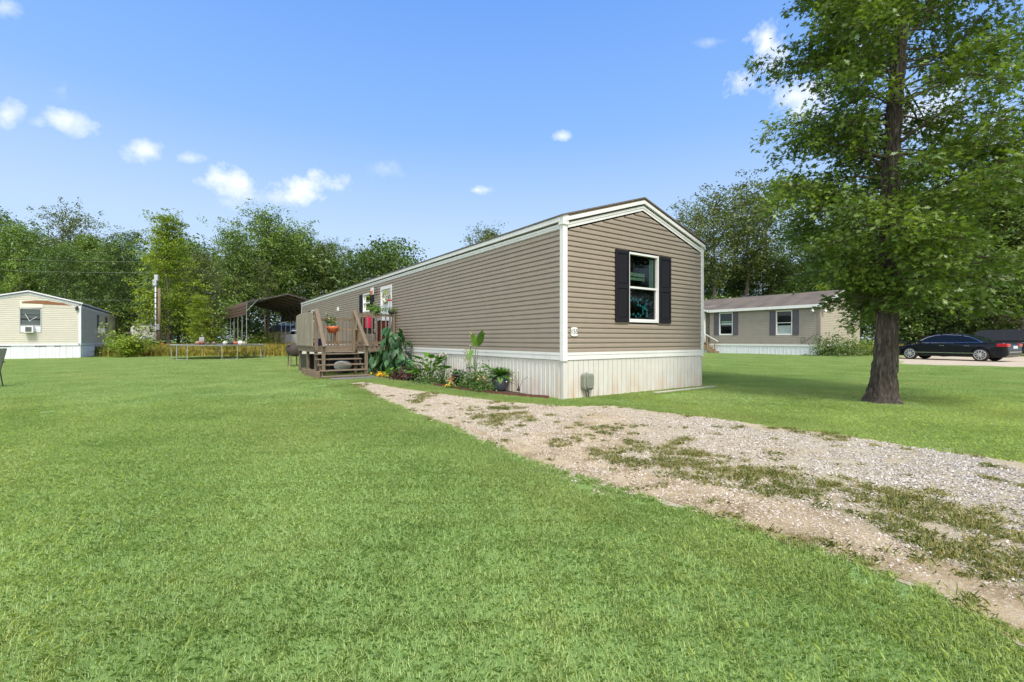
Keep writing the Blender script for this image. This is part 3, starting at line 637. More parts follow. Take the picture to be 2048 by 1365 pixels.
# rakes
def slope_prism(y0, y1, lo, hi, a0, a1, mid=ridge_a):
    m = MB()
    zf = lambda a: slope * (a if a <= mid else 2 * mid - a)
    for (p, q) in ((a0, mid), (mid, a1)):
        poly = [(p, 0, zf(p) + lo), (q, 0, zf(q) + lo), (q, 0, zf(q) + hi), (p, 0, zf(p) + hi)]
        m.prism(poly, (0, y0, 0), (0, y1, 0))
    return m
slope_prism(-.018, 0, 3.37, 3.43, .06, Wd - .02).build('rake_board', M['white'], home)
slope_prism(-.028, 0, 3.43, 3.475, .06, Wd - .02).build('rake_board', M['white'], home)
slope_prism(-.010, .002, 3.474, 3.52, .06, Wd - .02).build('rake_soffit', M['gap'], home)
slope_prism(-.066, .002, 3.512, 3.59, .03, Wd + .03).build('rake_fascia', M['white'], home, bevel=.003)
slope_prism(-.052, .002, 3.591, 3.632, .0, Wd + .04).build('rake_drip_edge', M['woodh'], home)
slope_prism(-.075, Ln + .05, 3.634, 3.664, -.075, Wd + .11).build('roof', M['shingle'], home)
MB().box(-.056, .0, .04, Ln, 3.605, 3.632).build('drip_edge', M['woodh'], home)
# gable window with black shutters; pale green strips paint in a window reflection
a0, a1 = w1[0], w1[1]
window(home, PG, a0, a1, gz0, gz1, shut='shutter', sw=(wa(1255) - wa(1228)), pane_strips=[(a0 + .04, a0 + .62 * (a1 - a0) + .04, 2.62, 2.70, 'palegreen'), (a0 + .04, a0 + .62 * (a1 - a0) + .04, 2.53, 2.595, 'palegreen'),
       (a1 - .19, a1 - .14, 2.37, 3.05, 'palegreen'), (a1 - .12, a1 - .055, 2.37, 3.05, 'palegreen')])
# paper garland behind the lower sash
zx = [(445, 825), (480, 800), (515, 815), (545, 838), (575, 815), (545, 885), (575, 900), (610, 918), (638, 900), (660, 870), (665, 825), (645, 940), (665, 960), (665, 1000), (665, 1040), (610, 965), (612, 1005), (580, 1035), (548, 1010), (515, 1045), (480, 1015), (435, 1018), (628, 935)]
garl = []
for (qx, qy) in zx:
    px, py = 1200 + qx / 6.825, 480 + qy / 6.825; a_ = wa(px); z_ = za(px, py)
    garl.append((a_, z_))
go_ = thing('paper_garland', 'teal paper disc garland hanging inside the lower window sash of the taupe home', 'garland', AB(0, 0), TH); 
for (a_, z_) in garl: MB().lathe([(.001, 0), (.029, .001), (.029, .004), (.001, .005)], (a_, .05, z_), 8, 'y').build('disc', M['teal'], go_)
# house number plaque
pc_a, pc_z = wa(1146), za(1146, 664); hw_, hh_ = .098, .088
pl = thing('house_number_plaque', 'white house number plaque reading 155 beside the corner post', 'house number sign', AB(pc_a, -.03, pc_z), TH)
oct_ = [(-hw_ * .8, -hh_), (0, -hh_ * 1.12), (hw_ * .8, -hh_), (hw_, -hh_ * .72), (hw_ * .96, 0), (hw_, hh_ * .72), (hw_ * .8, hh_), (0, hh_ * 1.12), (-hw_ * .8, hh_), (-hw_, hh_ * .72), (-hw_ * .96, 0), (-hw_, -hh_ * .72)]
MB().prism([(x, 0, z) for x, z in oct_], (0, .014, 0), (0, -.008, 0)).build('plaque_rim', M['meter'], pl)
MB().prism([(x * .93, 0, z * .93) for x, z in oct_], (0, -.006, 0), (0, -.012, 0)).build('plaque_face', M['white'], pl)
fc = bpy.data.curves.new('digits', 'FONT'); fc.body = '155'; fc.size = .125; fc.align_x = 'CENTER'; fc.align_y = 'CENTER'; fc.extrude = .0015; fc.space_character = 1.08
tmp = bpy.data.objects.new('digits', fc); C.objects.link(tmp)
dg = bpy.context.evaluated_depsgraph_get(); me = bpy.data.meshes.new_from_object(tmp.evaluated_get(dg)); bpy.data.objects.remove(tmp)
dgt = fin('digits', me, M['ink'], pl); dgt.rotation_euler = (R(90), 0, 0); dgt.location = (0, -.0145, 0)
# long side windows and door
window(home, PL, w2[0], w2[1], w2[2], w2[3], shut='shutter', sw=.42)
window(home, PL, w3[0], w3[1], w3[2], w3[3], shut='shutter', sw=.5)
d = MB()
for (s0, s1, z0, z1) in ((dr[0], dr[0] + .09, dr[2], dr[3]), (dr[1] - .09, dr[1], dr[2], dr[3]), (dr[0] + .09, dr[1] - .09, dr[3] - .12, dr[3])): pbox(PL, s0, s1, -.03, .035, z0, z1, d)
door = d.build('door', M['white'], home, bevel=.004)
dd = MB(); pbox(PL, dr[0] + .09, dr[1] - .09, -.03, -.01, dr[2], dr[3] - .12, dd)
dd.build('door_panel', mat('pale_door', (.62, .67, .70), .5, .05, 4), door)
dd = MB()
for q in (.33, .66): s_ = dr[0] + .09 + (dr[1] - dr[0] - .18) * q; pbox(PL, s_ - .02, s_ + .02, -.009, .0, dr[2] + .15, dr[3] - .3, dd)
dd.build('door_moulding', M['bluewhite'], door)
MB().lathe([(.005, 0), (.03, .005), (.03, .04), (.005, .05)], (.0, 0, 0), 10, 'x').build('handle', M['chrome'], door).location = (-.03, dr[0] + .2, 2.0)
# wall outlet box / vent
pbx = MB(); zc_ = zb(677.3, 618.6); bc_ = wb(677.3); pbox(PL, bc_ - .12, bc_ + .12, 0, .06, zc_ - .1, zc_ + .1, pbx); pbox(PL, bc_ - .06, bc_ + .06, .06, .09, zc_ - .05, zc_ + .0, pbx); pbx.build('wall_vent', M['white'], home, bevel=.01)
# door wreath
wr = MB(); RR = .21; zc_ = dr[3] - .42; bc_ = (dr[0] + dr[1]) / 2
wv = thing('door_wreath', 'wreath of dried leaves and white flowers hung on the front door', 'wreath', AB(-.045, bc_, zc_), TH)
def leafbits(n, fn, size, mname, tint=(0, 1), k=4, up=.0, asp=.5):
    V = np.zeros((n, k, 3)); T = RNG.uniform(tint[0], tint[1], n)
    for i in range(n):
        c = np.array(fn(i)); d = RNG.normal(0, 1, 3); d[2] += up; d /= np.linalg.norm(d); e_ = np.cross(d, RNG.normal(0, 1, 3)); e_ /= np.linalg.norm(e_) + 1e-9
        s_ = size * RNG.uniform(.6, 1.3)
        for j in range(k):
            t = 2 * math.pi * j / k; V[i, j] = c + d * s_ * math.cos(t) * .5 + e_ * s_ * asp * .5 * math.sin(t)
    return V, T
def bits(name, par, n, fn, size, mname, **kw):
    V, T = leafbits(n, fn, size, mname, **kw); me = polymesh(name, V.reshape(-1, 3), V.shape[1], {'tint': T}); return fin(name, me, M[mname], par)
bits('leaves', wv, 260, lambda i: (RNG.normal(-.01, .015), RR * math.cos(i * .7) + RNG.normal(0, .03), RR * math.sin(i * .7) + RNG.normal(0, .03)), .07, 'weed')
bits('flowers', wv, 18, lambda i: (-.04, RNG.normal(0, .06), -.14 + RNG.normal(0, .05)), .06, 'whitefl', asp=.9)
# meter box on the skirting
mx_a = (wa(1160) + wa(1182)) / 2; mt = thing('cable_box', 'grey green plastic utility box fixed to the skirting below the house number', 'utility box', AB(mx_a, 0, 0), TH)
zt_, zb_ = za(1171, 747), za(1171, 780)
mb = MB(); hw_ = (wa(1182) - wa(1160)) / 2 * .93
pr = [(-hw_, zb_ + .05), (-hw_ * .8, zb_ + .01), (hw_ * .75, zb_), (hw_ * .95, zb_ + .08), (hw_, zt_ - .06), (hw_ * .85, zt_ - .01), (-hw_ * .8, zt_), (-hw_, zt_ - .04)]
mb.prism([(x, 0, z) for x, z in pr], (0, -.0, 0), (0, -.11, 0)); mb.build('cover', M['meter'], mt, bevel=.018)
mb = MB(); mb.prism([(x * .72 + .012, 0, (z - (zb_ + zt_) / 2) * .8 + (zb_ + zt_) / 2) for x, z in pr], (0, -.10, 0), (0, -.135, 0)); mb.build('lid', M['meter'], mt, bevel=.01)
mb = MB(); mb.tube([(-.03, -.05, zb_ + .02), (-.035, -.05, .1), (-.02, -.06, 0)], .008); mb.tube([(.0, -.05, zb_ + .02), (.02, -.07, .1), (.01, -.06, 0)], .012); mb.build('cables', M['black'], mt)
MB().box(-.03, .02, -.05, -.02, zt_, zt_ + .02).build('clip', M['greymetal'], mt)
tag(MB().box(0, 2.3, 0, .14, 0, .03).build('plank', M['concrete']), 'thin pale board lying in the grass beside the gable skirting', 'board'); C.objects['plank'].location = AB(2.35, -.42, 0); C.objects['plank'].rotation_euler = (0, 0, TH)

# ================================================================== wooden porch deck and stairs
DZ = .97; DA, DB0, DB1 = -2.74, 9.0, 11.9
deck = thing('porch_deck', 'weathered wooden porch deck with railings and tall side boards at the front door', 'deck', (X0, Y0, 0), TH)
fl = MB(); b_ = DB0
while b_ < DB1 - .02: fl.box(DA - .04, -.04, b_, b_ + .135, DZ - .035, DZ); b_ += .142
fl.build('floor', M['woodh'], deck, bevel=.003)
jo = MB(); jo.box(DA, -.04, DB0 + .01, DB0 + .05, DZ - .20, DZ - .037); jo.box(DA, -.04, DB1 - .06, DB1 - .02, DZ - .20, DZ - .037)
jo.box(DA, DA + .04, DB0 + .05, DB1 - .06, DZ - .20, DZ - .037)
for q in np.arange(DA + .5, -.1, .45): jo.box(q, q + .04, DB0 + .06, DB1 - .07, DZ - .18, DZ - .037)
jo.build('joists', M['woodh'], deck)
def post(par, a, b, z0, z1, w_=.09, name='post', m='wood'): return MB().box(a - w_ / 2, a + w_ / 2, b - w_ / 2, b + w_ / 2, z0, z1).build(name, M[m], par, bevel=.004)
for (a, b) in ((DA + .07, DB0 + .12), (DA + .07, 10.4), (DA + .07, DB1 - .12), (-1.5, DB1 - .12), (-1.4, DB0 + .12), (-.15, DB0 + .12), (-.15, DB1 - .12)): post(deck, a, b, 0, DZ - .20)
RT = 2.09
post(deck, DA + .05, DB0 - .0, DZ - .2, RT + .02, .10); post(deck, -1.50, DB0, DZ - .2, RT + .02, .10); post(deck, -.10, DB0, DZ - .2, RT - .02, .09)
# side screen boards
bb = MB(); q = DB0 + .07; i = 0
while q < DB1 - .05:
    wd = .135; bb.box(DA - .05, DA - .025, q, q + wd, DZ - .0, RT - .01 + RNG.uniform(-.03, .04)); q += wd + .008; i += 1
bb.build('screen_boards', M['greywood'], deck, bevel=.003)
rl = MB(); rl.box(DA - .022, DA + .015, DB0, DB1, RT - .2, RT - .11); rl.box(DA - .022, DA + .015, DB0, DB1, DZ + .12, DZ + .2); rl.build('screen_rail', M['woodh'], deck)
def railing(par, p0, p1, z0, z1, n, out, m='wood'):
    p0, p1 = Vector(p0), Vector(p1); d = (p1 - p0).normalized(); nn = Vector((d.y, -d.x)) * out
    r = MB(); r.bar((p0.x, p0.y, z1 - .05), (p1.x, p1.y, z1 - .05), .035, .09); r.build('top_rail', M[m], par, bevel=.003)
    r = MB(); r.bar((p0.x, p0.y, z0 + .1), (p1.x, p1.y, z0 + .1), .035, .09); r.build('bottom_rail', M[m], par, bevel=.003)
    for i in range(n):
        c = p0 + (p1 - p0) * ((i + .5) / n) + nn * .036
        MB().box(c.x - .018, c.x + .018, c.y - .018, c.y + .018, z0 - .02, z1 + .01).build('baluster', M[m], par)
railing(deck, (-1.45, DB0), (-.15, DB0), DZ, RT, 8, 1)
railing(deck, (DA, DB1 - .03), (-.05, DB1 - .03), DZ, RT - .06, 19, 1)
# stairs
st = thing('porch_stairs', 'open wooden porch stairs of five treads with sloping handrails', 'stairs', (X0, Y0, 0), TH)
SA0, SA1 = -2.78, -1.38; run = .27
for i in range(5):
    zt = .075 + i * .165; b0 = 7.66 + i * run * .98
    t_ = MB(); t_.box(SA0 - (.03 if i == 0 else 0), SA1 + (.08 if i == 0 else 0), b0, b0 + .135, zt - .035, zt); t_.box(SA0, SA1, b0 + .142, b0 + .275, zt - .035, zt); t_.build('tread', M['woodh'], st, bevel=.003)
for a in (SA0 + .03, SA1 - .07):
    pts = [(a, 7.72, 0), (a, 7.95, 0), (a, 9.0, .62), (a, 9.0, .92)]
    for i in range(4, -1, -1):
        zt = .04 + i * .165; b0 = 7.70 + i * run * .98; pts += [(a, b0 + run, zt), (a, b0, zt)]
    pts = pts[:-1] + [(a, 7.70, .04)]
    MB().prism(pts, (0, 0, 0), (.04, 0, 0)).build('stringer', M['wood'], st)
hb = 8.12
for a, nm in ((SA0 + .12, 'l'), (SA1 + .05, 'r')):
    b_ = hb if nm == 'l' else hb + .05
    post(st, a, b_, 0, 1.02, .09)
    rr = MB(); e0 = (a - .01, b_ - .18, .97); e1 = (DA + .06 if nm == 'l' else -1.48, DB0 + .03, RT + .10); rr.bar(e0, e1, .11, .038); rr.build('handrail', M['wood'], st, bevel=.004)
# short log edging beside the deck
lg = thing('timber_edging', 'row of short upright timber stubs at the foot of the deck', 'edging', (X0, Y0, 0), TH)
for k, (a, b, h_) in enumerate([(-2.86, 8.0, .22), (-2.87, 8.25, .20), (-2.88, 8.5, .25), (-2.88, 8.8, .19), (-2.89, 9.1, .24), (-2.9, 9.5, .2), (-2.9, 9.9, .23)]):
    MB().box(a - .06, a + .06, b - .06, b + .06, 0, h_).build('stub', M['wood'], lg, bevel=.01)
tag(MB().box(-2.6, -1.1, 7.0, 7.55, 0, .03).build('doormat', mat('grey_slab', (.16, .155, .15), .9, .3, 8, bump=.4)), 'dark grey slab mat on the ground at the foot of the stairs', 'mat')
C.objects['doormat'].location = (X0, Y0, .004); C.objects['doormat'].rotation_euler = (0, 0, TH)

# ---- black boxes added in place of under-deck shade; grey canister
for (a, b, w_, d_, h_, lb) in ((-.75, 10.0, .55, .45, .62, 'added black box standing in for shade under the deck nearest the house'), (-1.55, 10.5, .5, .5, .66, 'added black box standing in for shade under the middle of the deck'), (-2.25, 11.0, .45, .5, .6, 'added black box standing in for shade under the far outer corner of the deck')):
    t = thing('under_deck_shade_box', lb, 'shade box', AB(a, b), TH); MB().box(-w_, w_, -d_, d_, 0, h_).build('body', M['black'], t, bevel=.02); MB().box(-w_ - .02, w_ + .02, -d_ - .02, d_ + .02, h_, h_ + .05).build('lid', M['rust'], t, bevel=.01)
t = thing('grey_canister', 'pale grey rounded canister lying under the stairs', 'canister', AB(-1.75, 9.35, .30), TH + .5)
MB().lathe([(.02, -.32), (.13, -.28), (.17, -.12), (.17, .15), (.12, .28), (.02, .32)], n=16, axis='x').build('body', M['bluewhite'], t, smooth=True); MB().box(-.15, .15, -.1, .1, -.30, -.15).build('foot', M['black'], t)
# ---- things on the deck
def D(a, b, z=DZ): return AB(a, b, z)
p = thing('flower_pot', 'orange terracotta bowl planter with small flowers on the deck behind the stairs', 'flower pot', D(-2.05, 9.55))
MB().lathe([(.03, .42), (.12, .44), (.2, .60), (.215, .66), (.18, .66), (.17, .62)], n=18).build('bowl', M['orange'], p, smooth=True)
s_ = MB()
for k in range(4): t = k * 1.57; s_.tube([(.16 * math.cos(t), .16 * math.sin(t), 0), (.05 * math.cos(t), .05 * math.sin(t), .25), (.13 * math.cos(t), .13 * math.sin(t), .46)], .008)
s_.build('stand', M['black'], p)
bits('leaves', p, 120, lambda i: (RNG.normal(0, .07), RNG.normal(0, .07), .72 + abs(RNG.normal(0, .08))), .07, 'herb')
bits('blossoms', p, 14, lambda i: (RNG.normal(0, .07), RNG.normal(0, .07), .82 + abs(RNG.normal(0, .06))), .05, 'pinkfl', asp=.9)
p = thing('patio_table', 'low pale wooden table on the deck between planter and railing', 'table', D(-1.35, 10.3), TH)
tb = MB()
for k in range(5): tb.box(-.45, .45, -.3 + k * .12, -.19 + k * .12, .56, .59)
tb.build('tabletop', M['pinewood'], p)
for x in (-.38, .38):
    for y in (-.24, .24): MB().box(x - .03, x + .03, y - .03, y + .03, 0, .56).build('leg', M['pinewood'], p)
p = thing('storage_tub', 'blue plastic tub on the deck beside the tall side boards', 'tub', D(-2.45, 10.2))
MB().lathe([(.2, 0), (.26, .24), (.28, .25), (.25, .25), (.19, .02)], n=18).build('tub', M['blue'], p, smooth=True)
def hplant(name, label, loc, h_, r, n, mname, cat='hanging plant', wire=True, lsize=.08, par=None):
    p = thing(name, label, cat, loc)
    MB().lathe([(.06, 0), (.10, .03), (.12, .12), (.11, .12)], n=14).build('basket', M['blackpot'], p, smooth=True)
    bits('foliage', p, n, lambda i: (RNG.normal(0, r), RNG.normal(0, r), .14 + RNG.normal(0, h_)), lsize, mname)
    return p
hplant('potted_plant', 'bushy green plant in a small basket on the far rail near the stair post', D(-1.65, 11.85, RT - .28), .07, .11, 260, 'herb', 'potted plant')
hplant('potted_plant', 'bright green fern standing on the front rail below the shuttered side window', D(-.72, 9.0, RT + .01), .08, .1, 300, 'broad', 'potted plant')
hplant('potted_plant', 'trailing vine in a rail planter at the house end of the front rail', D(-.18, 9.0, RT), .05, .13, 300, 'herb', 'potted plant', lsize=.05)
# folding chair with a red cloth
p = thing('folding_chair', 'dark folding chair draped with a bright red cloth on the deck', 'chair', D(-.85, 9.55), TH)
MB().box(-.24, .24, -.02, .02, .45, 1.0).build('backrest', M['black'], p); MB().box(-.24, .24, -.42, .0, .42, .46).build('seat', M['black'], p)
for x in (-.22, .22): MB().bar((x, .1, 0), (x, -.38, .46), .025, .025).build('leg', M['greymetal'], p); MB().bar((x, -.4, 0), (x, .0, .6), .025, .025).build('leg', M['greymetal'], p)
tag(MB().box(-.10, .12, -.06, -.045, .62, 1.03).box(-.10, .12, -.045, .035, 1.012, 1.03).build('red_cloth', M['red'], None, bevel=.006), 'bright red cloth hanging over the folding chair back on the deck', 'cloth'); C.objects['red_cloth'].location = D(-.85, 9.55); C.objects['red_cloth'].rotation_euler = (0, 0, TH)
p = thing('lidded_bin', 'dark red box bin against the house wall on the deck', 'bin', D(-.32, 9.5), TH)
MB().box(-.17, .17, -.15, .15, 0, .85).build('body', M['darkred'], p, bevel=.02); MB().box(-.18, .18, -.16, .16, .85, .9).build('lid', M['black'], p, bevel=.01)
p = thing('wire_shelf', 'white wire shelf unit behind the deck railing', 'shelf', D(-.55, 9.75), TH)
for z in (.1, .35, .6, .85):
    w_ = MB()
    for k in range(7): w_.bar((-.2 + k * .066, -.12, z), (-.2 + k * .066, .12, z), .008, .008)
    w_.bar((-.2, -.12, z), (.2, -.12, z), .01, .01); w_.bar((-.2, .12, z), (.2, .12, z), .01, .01); w_.build('rack', M['white'], p)
for x in (-.2, .2):
    for y in (-.12, .12): MB().bar((x, y, 0), (x, y, .95), .012, .012).build('leg', M['white'], p)
# hummingbird feeder on a hook, porch sign
bf = wb(787.5); p = thing('bird_feeder', 'red hummingbird feeder hanging beside the front door', 'bird feeder', AB(-.18, bf - .05, zb(787, 602)), TH)
MB().lathe([(.02, -.02), (.085, -.015), (.09, .02), (.03, .03)], n=16).build('tray', M['red'], p, smooth=True)
MB().lathe([(.03, .03), (.038, .04), (.038, .17), (.02, .20)], n=12).build('bottle', M['glass'], p, smooth=True)
MB().tube([(0, 0, .2), (0, 0, .32), (.17, 0, .34)], .004, 5).build('hook', M['black'], p)
p = thing('garden_hook', 'thin black shepherd hook rising from the deck railing near the feeder', 'hook', D(-.25, 9.02, DZ))
MB().tube([(0, 0, 0), (0, 0, 1.9), (-.03, 0, 1.98), (-.1, 0, 2.0), (-.14, 0, 1.95)], .006, 6).build('rod', M['black'], p)
p = thing('small_bird_ornament', 'small black bird ornament sitting on the rail by the feeder', 'ornament', D(-.12, 9.0, RT + .0))
MB().lathe([(.01, 0), (.03, .02), (.04, .06), (.03, .10), (.028, .13), (.01, .16)], n=10).build('body', M['black'], p, smooth=True)
bs = wb(754); p = thing('hanging_sign', 'small orange and white sign hanging between the window and the door', 'sign', AB(-.20, bs, zb(754, 584)), TH)
MB().box(-.012, .012, -.16, .16, -.13, .14).build('board', M['white'], p)
MB().box(-.018, .018, -.14, .15, -.12, .02).build('orange_panel', M['orange'], p); MB().box(-.0, .19, -.01, .01, .14, .155).build('bracket', M['black'], p)

# ================================================================== barrel smoker
gp = G(588, 733.5); p = thing('barrel_smoker', 'rusty black barrel smoker grill standing left of the deck', 'grill', (gp.x, gp.y, 0), TH)
prof = [(.02, -.46), (.24, -.45), (.27, -.40), (.27, .40), (.24, .45), (.02, .46)]
MB().lathe(prof, (0, 0, .72), 20, 'y').build('barrel', M['rust'], p, smooth=True)
for x in (-.17, .17):
    for y in (-.36, .36): MB().box(x - .022, x + .022, y - .022, y + .022, 0, .55).build('leg', M['wood'], p)
MB().box(-.27, -.2, -.3, .3, .92, .95).build('shelf', M['rust'], p); MB().tube([(.29, -.1, .75), (.33, -.1, .75), (.33, .1, .75), (.29, .1, .75)], .012).build('handle', M['greymetal'], p)

# ================================================================== cream home on the left
hb_ = thing('cream_mobile_home', 'cream sided mobile home with bluish white skirting and a torn strip under its gable', 'mobile home', HB0, TH)
BW, BL = 4.6, 21.5; bT, bB, bE = .93, .80, 3.32; bs_ = .27
Pb_g = lambda s, o, z: (s - BW, -o, z); Pb_l = lambda s, o, z: (o, s, z); Pb_l2 = lambda s, o, z: (-BW - o, s, z); Pb_f = lambda s, o, z: (s - BW, BL + o, z)
def brng(z):
    zz = z - (bE - .02)
    if zz <= 0: return (.03, BW - .03)
    return (.03 + zz / bs_, BW - .03 - zz / bs_)
def bpx(px, py, onside=False):      # pixel -> (s, z) on the gable plane or long side
    k = (px - CX) / F
    if onside: b = (k * HB0.y - HB0.x) / (-UY - k * UX); Y = HB0.y + UX * b; return b, H + (HY - py) / F * Y
    a = (k * HB0.y - HB0.x) / (UX - k * UY); Y = HB0.y + UY * a; return a + BW, H + (HY - py) / F * Y
ws0, wz1 = bpx(38.5, 618); ws1, wz0 = bpx(84, 652)
ws1 = bpx(83.5, 640)[0]; wz1 = bpx(60, 617)[1]; wz0 = bpx(60, 666)[1]
sw_ = [bpx(193, 630, True), bpx(197, 660, True), bpx(209, 634, True), bpx(212, 668, True)]
lw = [(sw_[0][0], sw_[0][0] + 1.0, 1.75, 3.0), (sw_[2][0] + .2, sw_[2][0] + 1.2, 1.75, 3.0)]
tz = bpx(110, 607)[1]
siding(Pb_g, bT, 4.0, brng, [(ws0, ws1, wz0, wz1)], course=.115, depth=.014).build('gable_wall', M['cream'], hb_, fix=False)
siding(Pb_l, bT, bE + .02, lambda z: (.03, BL - .03), lw, course=.115).build('side_wall', M['cream'], hb_, fix=False)
siding(Pb_l2, bT, bE + .02, lambda z: (.03, BL - .03), course=.115).build('side_wall', M['cream'], hb_, fix=False)
siding(Pb_f, bT, 4.0, brng, course=.115).build('gable_wall', M['cream'], hb_, fix=False)
for P_, s1 in ((Pb_g, BW), (Pb_l, BL), (Pb_l2, BL), (Pb_f, BW)):
    pbox(P_, .0, s1, .0, .03, bB, bT).build('band_board', M['bluewhite'], hb_)
    skirt(P_, 0, s1, -.02, bB, per=.30, depth=.02).build('skirting', M['bluewhite'], hb_, fix=False)
m = MB()
for (x0, x1) in ((1.0, 1.55), (2.55, 3.05), (3.4, 3.7)): pbox(Pb_g, x0, x1, .001, .012, bB - .05, bB - .004, m)
m.build('skirting_gap', M['dark'], hb_)
MB().box(-.09, .03, -.03, .0, bB, bE + .1).box(.0, .03, 0, .09, bB, bE).build('corner_post', M['bluewhite'], hb_)
def bprism(y0, y1, lo, hi, e0=-.06, e1=.06):
    m = MB(); mid = -BW / 2; zf = lambda a: bs_ * ((a + BW) if a <= mid else -a)
    for (p, q) in ((-BW + e0, mid), (mid, e1)):
        m.prism([(p, 0, zf(p) + lo), (q, 0, zf(q) + lo), (q, 0, zf(q) + hi), (p, 0, zf(p) + hi)], (0, y0, 0), (0, y1, 0))
    return m
bprism(-.03, .0, bE - .04, bE + .10).build('rake_board', M['bluewhite'], hb_)
bprism(-.12, .0, bE + .11, bE + .135).build('rake_trim', M['slate'], hb_)
bprism(-.10, BL + .1, bE + .136, bE + .21, -.12, .12).build('roof', M['bluewhite'], hb_)
MB().box(.0, .03, .1, BL, bE - .12, bE + .02).build('frieze_board', M['bluewhite'], hb_); MB().box(.0, .10, .0, BL, bE + .04, bE + .10).build('eave_trim', M['slate'], hb_)
# torn strip
t0, t1 = bpx(43, 600)[0], bpx(140, 610)[0]
zt = lambda px, py: bpx(px, py)[1]
m = MB(); pts = [(bpx(43, 0)[0], zt(43, 606)), (bpx(62, 0)[0], zt(62, 607)), (bpx(90, 0)[0], zt(90, 609)), (bpx(143, 0)[0], zt(143, 611.5)), (bpx(125, 0)[0], zt(125, 606.5)), (bpx(96, 0)[0], zt(96, 602.5)), (bpx(72, 0)[0], zt(72, 601.6)), (bpx(50, 0)[0], zt(50, 603))]
m.prism([Pb_g(s, .018, z) for s, z in pts], (0, 0, 0), (0, -.012, 0)); m.build('bare_wood_strip', M['plywood'], hb_)
m = MB(); m.prism([Pb_g(s, .018, z) for s, z in [(bpx(40, 0)[0], zt(40, 602)), (bpx(44, 0)[0], zt(44, 602)), (bpx(44, 0)[0], zt(44, 608)), (bpx(86, 0)[0], zt(86, 609)), (bpx(86, 0)[0], zt(86, 616)), (bpx(40, 0)[0], zt(40, 616))]], (0, 0, 0), (0, -.02, 0)); m.build('wall_patch', mat('ivory_panel', (.68, .65, .56), .6, .05, 4), hb_)
m = MB(); pbox(Pb_g, bpx(87, 0)[0], bpx(150, 0)[0], .012, .02, zt(100, 616), zt(100, 610.5), m); m.build('wall_patch', M['cream'], hb_)
w_ = window(hb_, Pb_g, ws0, ws1, wz0, wz1, frame='greymetal', fw=.05, split=.30, pane_strips=[(ws0 + .05, ws1 - .05, wz1 - .38, wz1 - .05, 'pane_grey'), (ws0 + .05, ws1 - .05, wz1 - .62, wz1 - .42, 'pane_grey'), (ws0 + .05, ws1 - .05, wz0 + .3, wz1 - .72, 'pane_grey')])
m = MB(); pbox(Pb_g, ws0 + .05, ws1 - .05, -.02, .01, wz0 + .04, wz0 + .40, m); m.build('window_panel', M['bluewhite'], w_)
m = MB(); m.bar(Pb_g(ws0 + .25, .02, wz1 - .35), Pb_g(ws0 + .45, .02, wz1 - .8), .02, .02); m.bar(Pb_g(ws1 - .2, .02, wz1 - .5), Pb_g(ws1 - .5, .02, wz1 - .75), .02, .02); m.build('sash_brace', M['bluewhite'], w_)
for P_, (s0, s1, z0, z1) in ((Pb_l, lw[0]), (Pb_l, lw[1])): window(hb_, P_, s0, s1, z0, z1, frame='slate', fw=.05)
def acunit(label, P_, s0, s1, z0, z1, o, rz):
    t = thing('window_air_conditioner', label, 'air conditioner', HB0, TH)
    pbox(P_, s0, s1, .03, o, z0, z1).build('case', M['white'], t, bevel=.015)
    m = MB(); pbox(P_, s0 + .07, s1 - .07, o, o + .012, z0 + .06, z1 - .05, m); m.build('grille', M['dark'], t)
    m = MB()
    for k in range(7): zz = z0 + .08 + k * (z1 - z0 - .16) / 6; pbox(P_, s0 + .07, s1 - .07, o + .012, o + .018, zz, zz + .008, m)
    m.build('louvre', M['greymetal'], t)
ac0, ac1 = bpx(51, 0)[0], bpx(70, 0)[0]
acunit('white air conditioner under the front gable window of the cream home', Pb_g, ac0, ac1, zt(60, 666), zt(60, 653), .38, 0)
acunit('white air conditioner in the side window of the cream home', Pb_l, lw[0][0] + .15, lw[0][0] + .85, 1.62, 2.0, .45, 0)
t = thing('flood_light', 'small black flood light under the right corner of the cream gable', 'light', HB0, TH)
MB().box(-.22, -.08, -.16, -.02, bE - .28, bE - .10).build('lamp_head', M['black'], t, bevel=.01); MB().box(-.18, -.12, -.06, -.0, bE - .1, bE - .02).build('bracket', M['black'], t)
q = bpx(234, 622, True); t = thing('satellite_dish', 'grey satellite dish standing on the roof edge at the far end of the cream home', 'satellite dish', (HB0.x - UY * 18 - UX * .3, HB0.y + UX * 18 - UY * .3, bE + .2), TH)
m = MB(); m.lathe([(.01, .0), (.25, .03), (.42, .10), (.43, .11), (.25, .045), (.01, .015)], n=20); o = m.build('dish', M['greymetal'], t, smooth=True); o.rotation_euler = (R(70), 0, R(-40)); o.location = (0, 0, .75)
MB().tube([(0, 0, -.1), (0, 0, .6), (.05, 0, .72)], .025).build('mast', M['greymetal'], t); MB().tube([(0, -.05, .45), (.45, -.35, .75)], .015).box(.40, .52, -.4, -.3, .70, .82).build('arm', M['greymetal'], t)
# back porch of the cream home
bp_ = thing('side_porch', 'brown wooden porch at the far end of the cream home', 'porch', (HB0.x - UY * 16, HB0.y + UX * 16, 0), TH)
MB().box(.05, 2.0, 0, 3.2, .75, .85).build('floor', M['wood'], bp_)
for (a, b) in ((.2, .1), (1.9, .1), (1.9, 1.6), (1.9, 3.1)): MB().box(a - .05, a + .05, b - .05, b + .05, 0, 1.95).build('post', M['wood'], bp_)
m = MB(); m.box(.15, 1.95, .06, .12, 1.8, 1.9); m.box(1.86, 1.95, .1, 3.1, 1.8, 1.9); m.build('rail', M['wood'], bp_)
for k in range(9): MB().box(.3 + k * .18, .34 + k * .18, .07, .11, .85, 1.8).build('baluster', M['wood'], bp_)
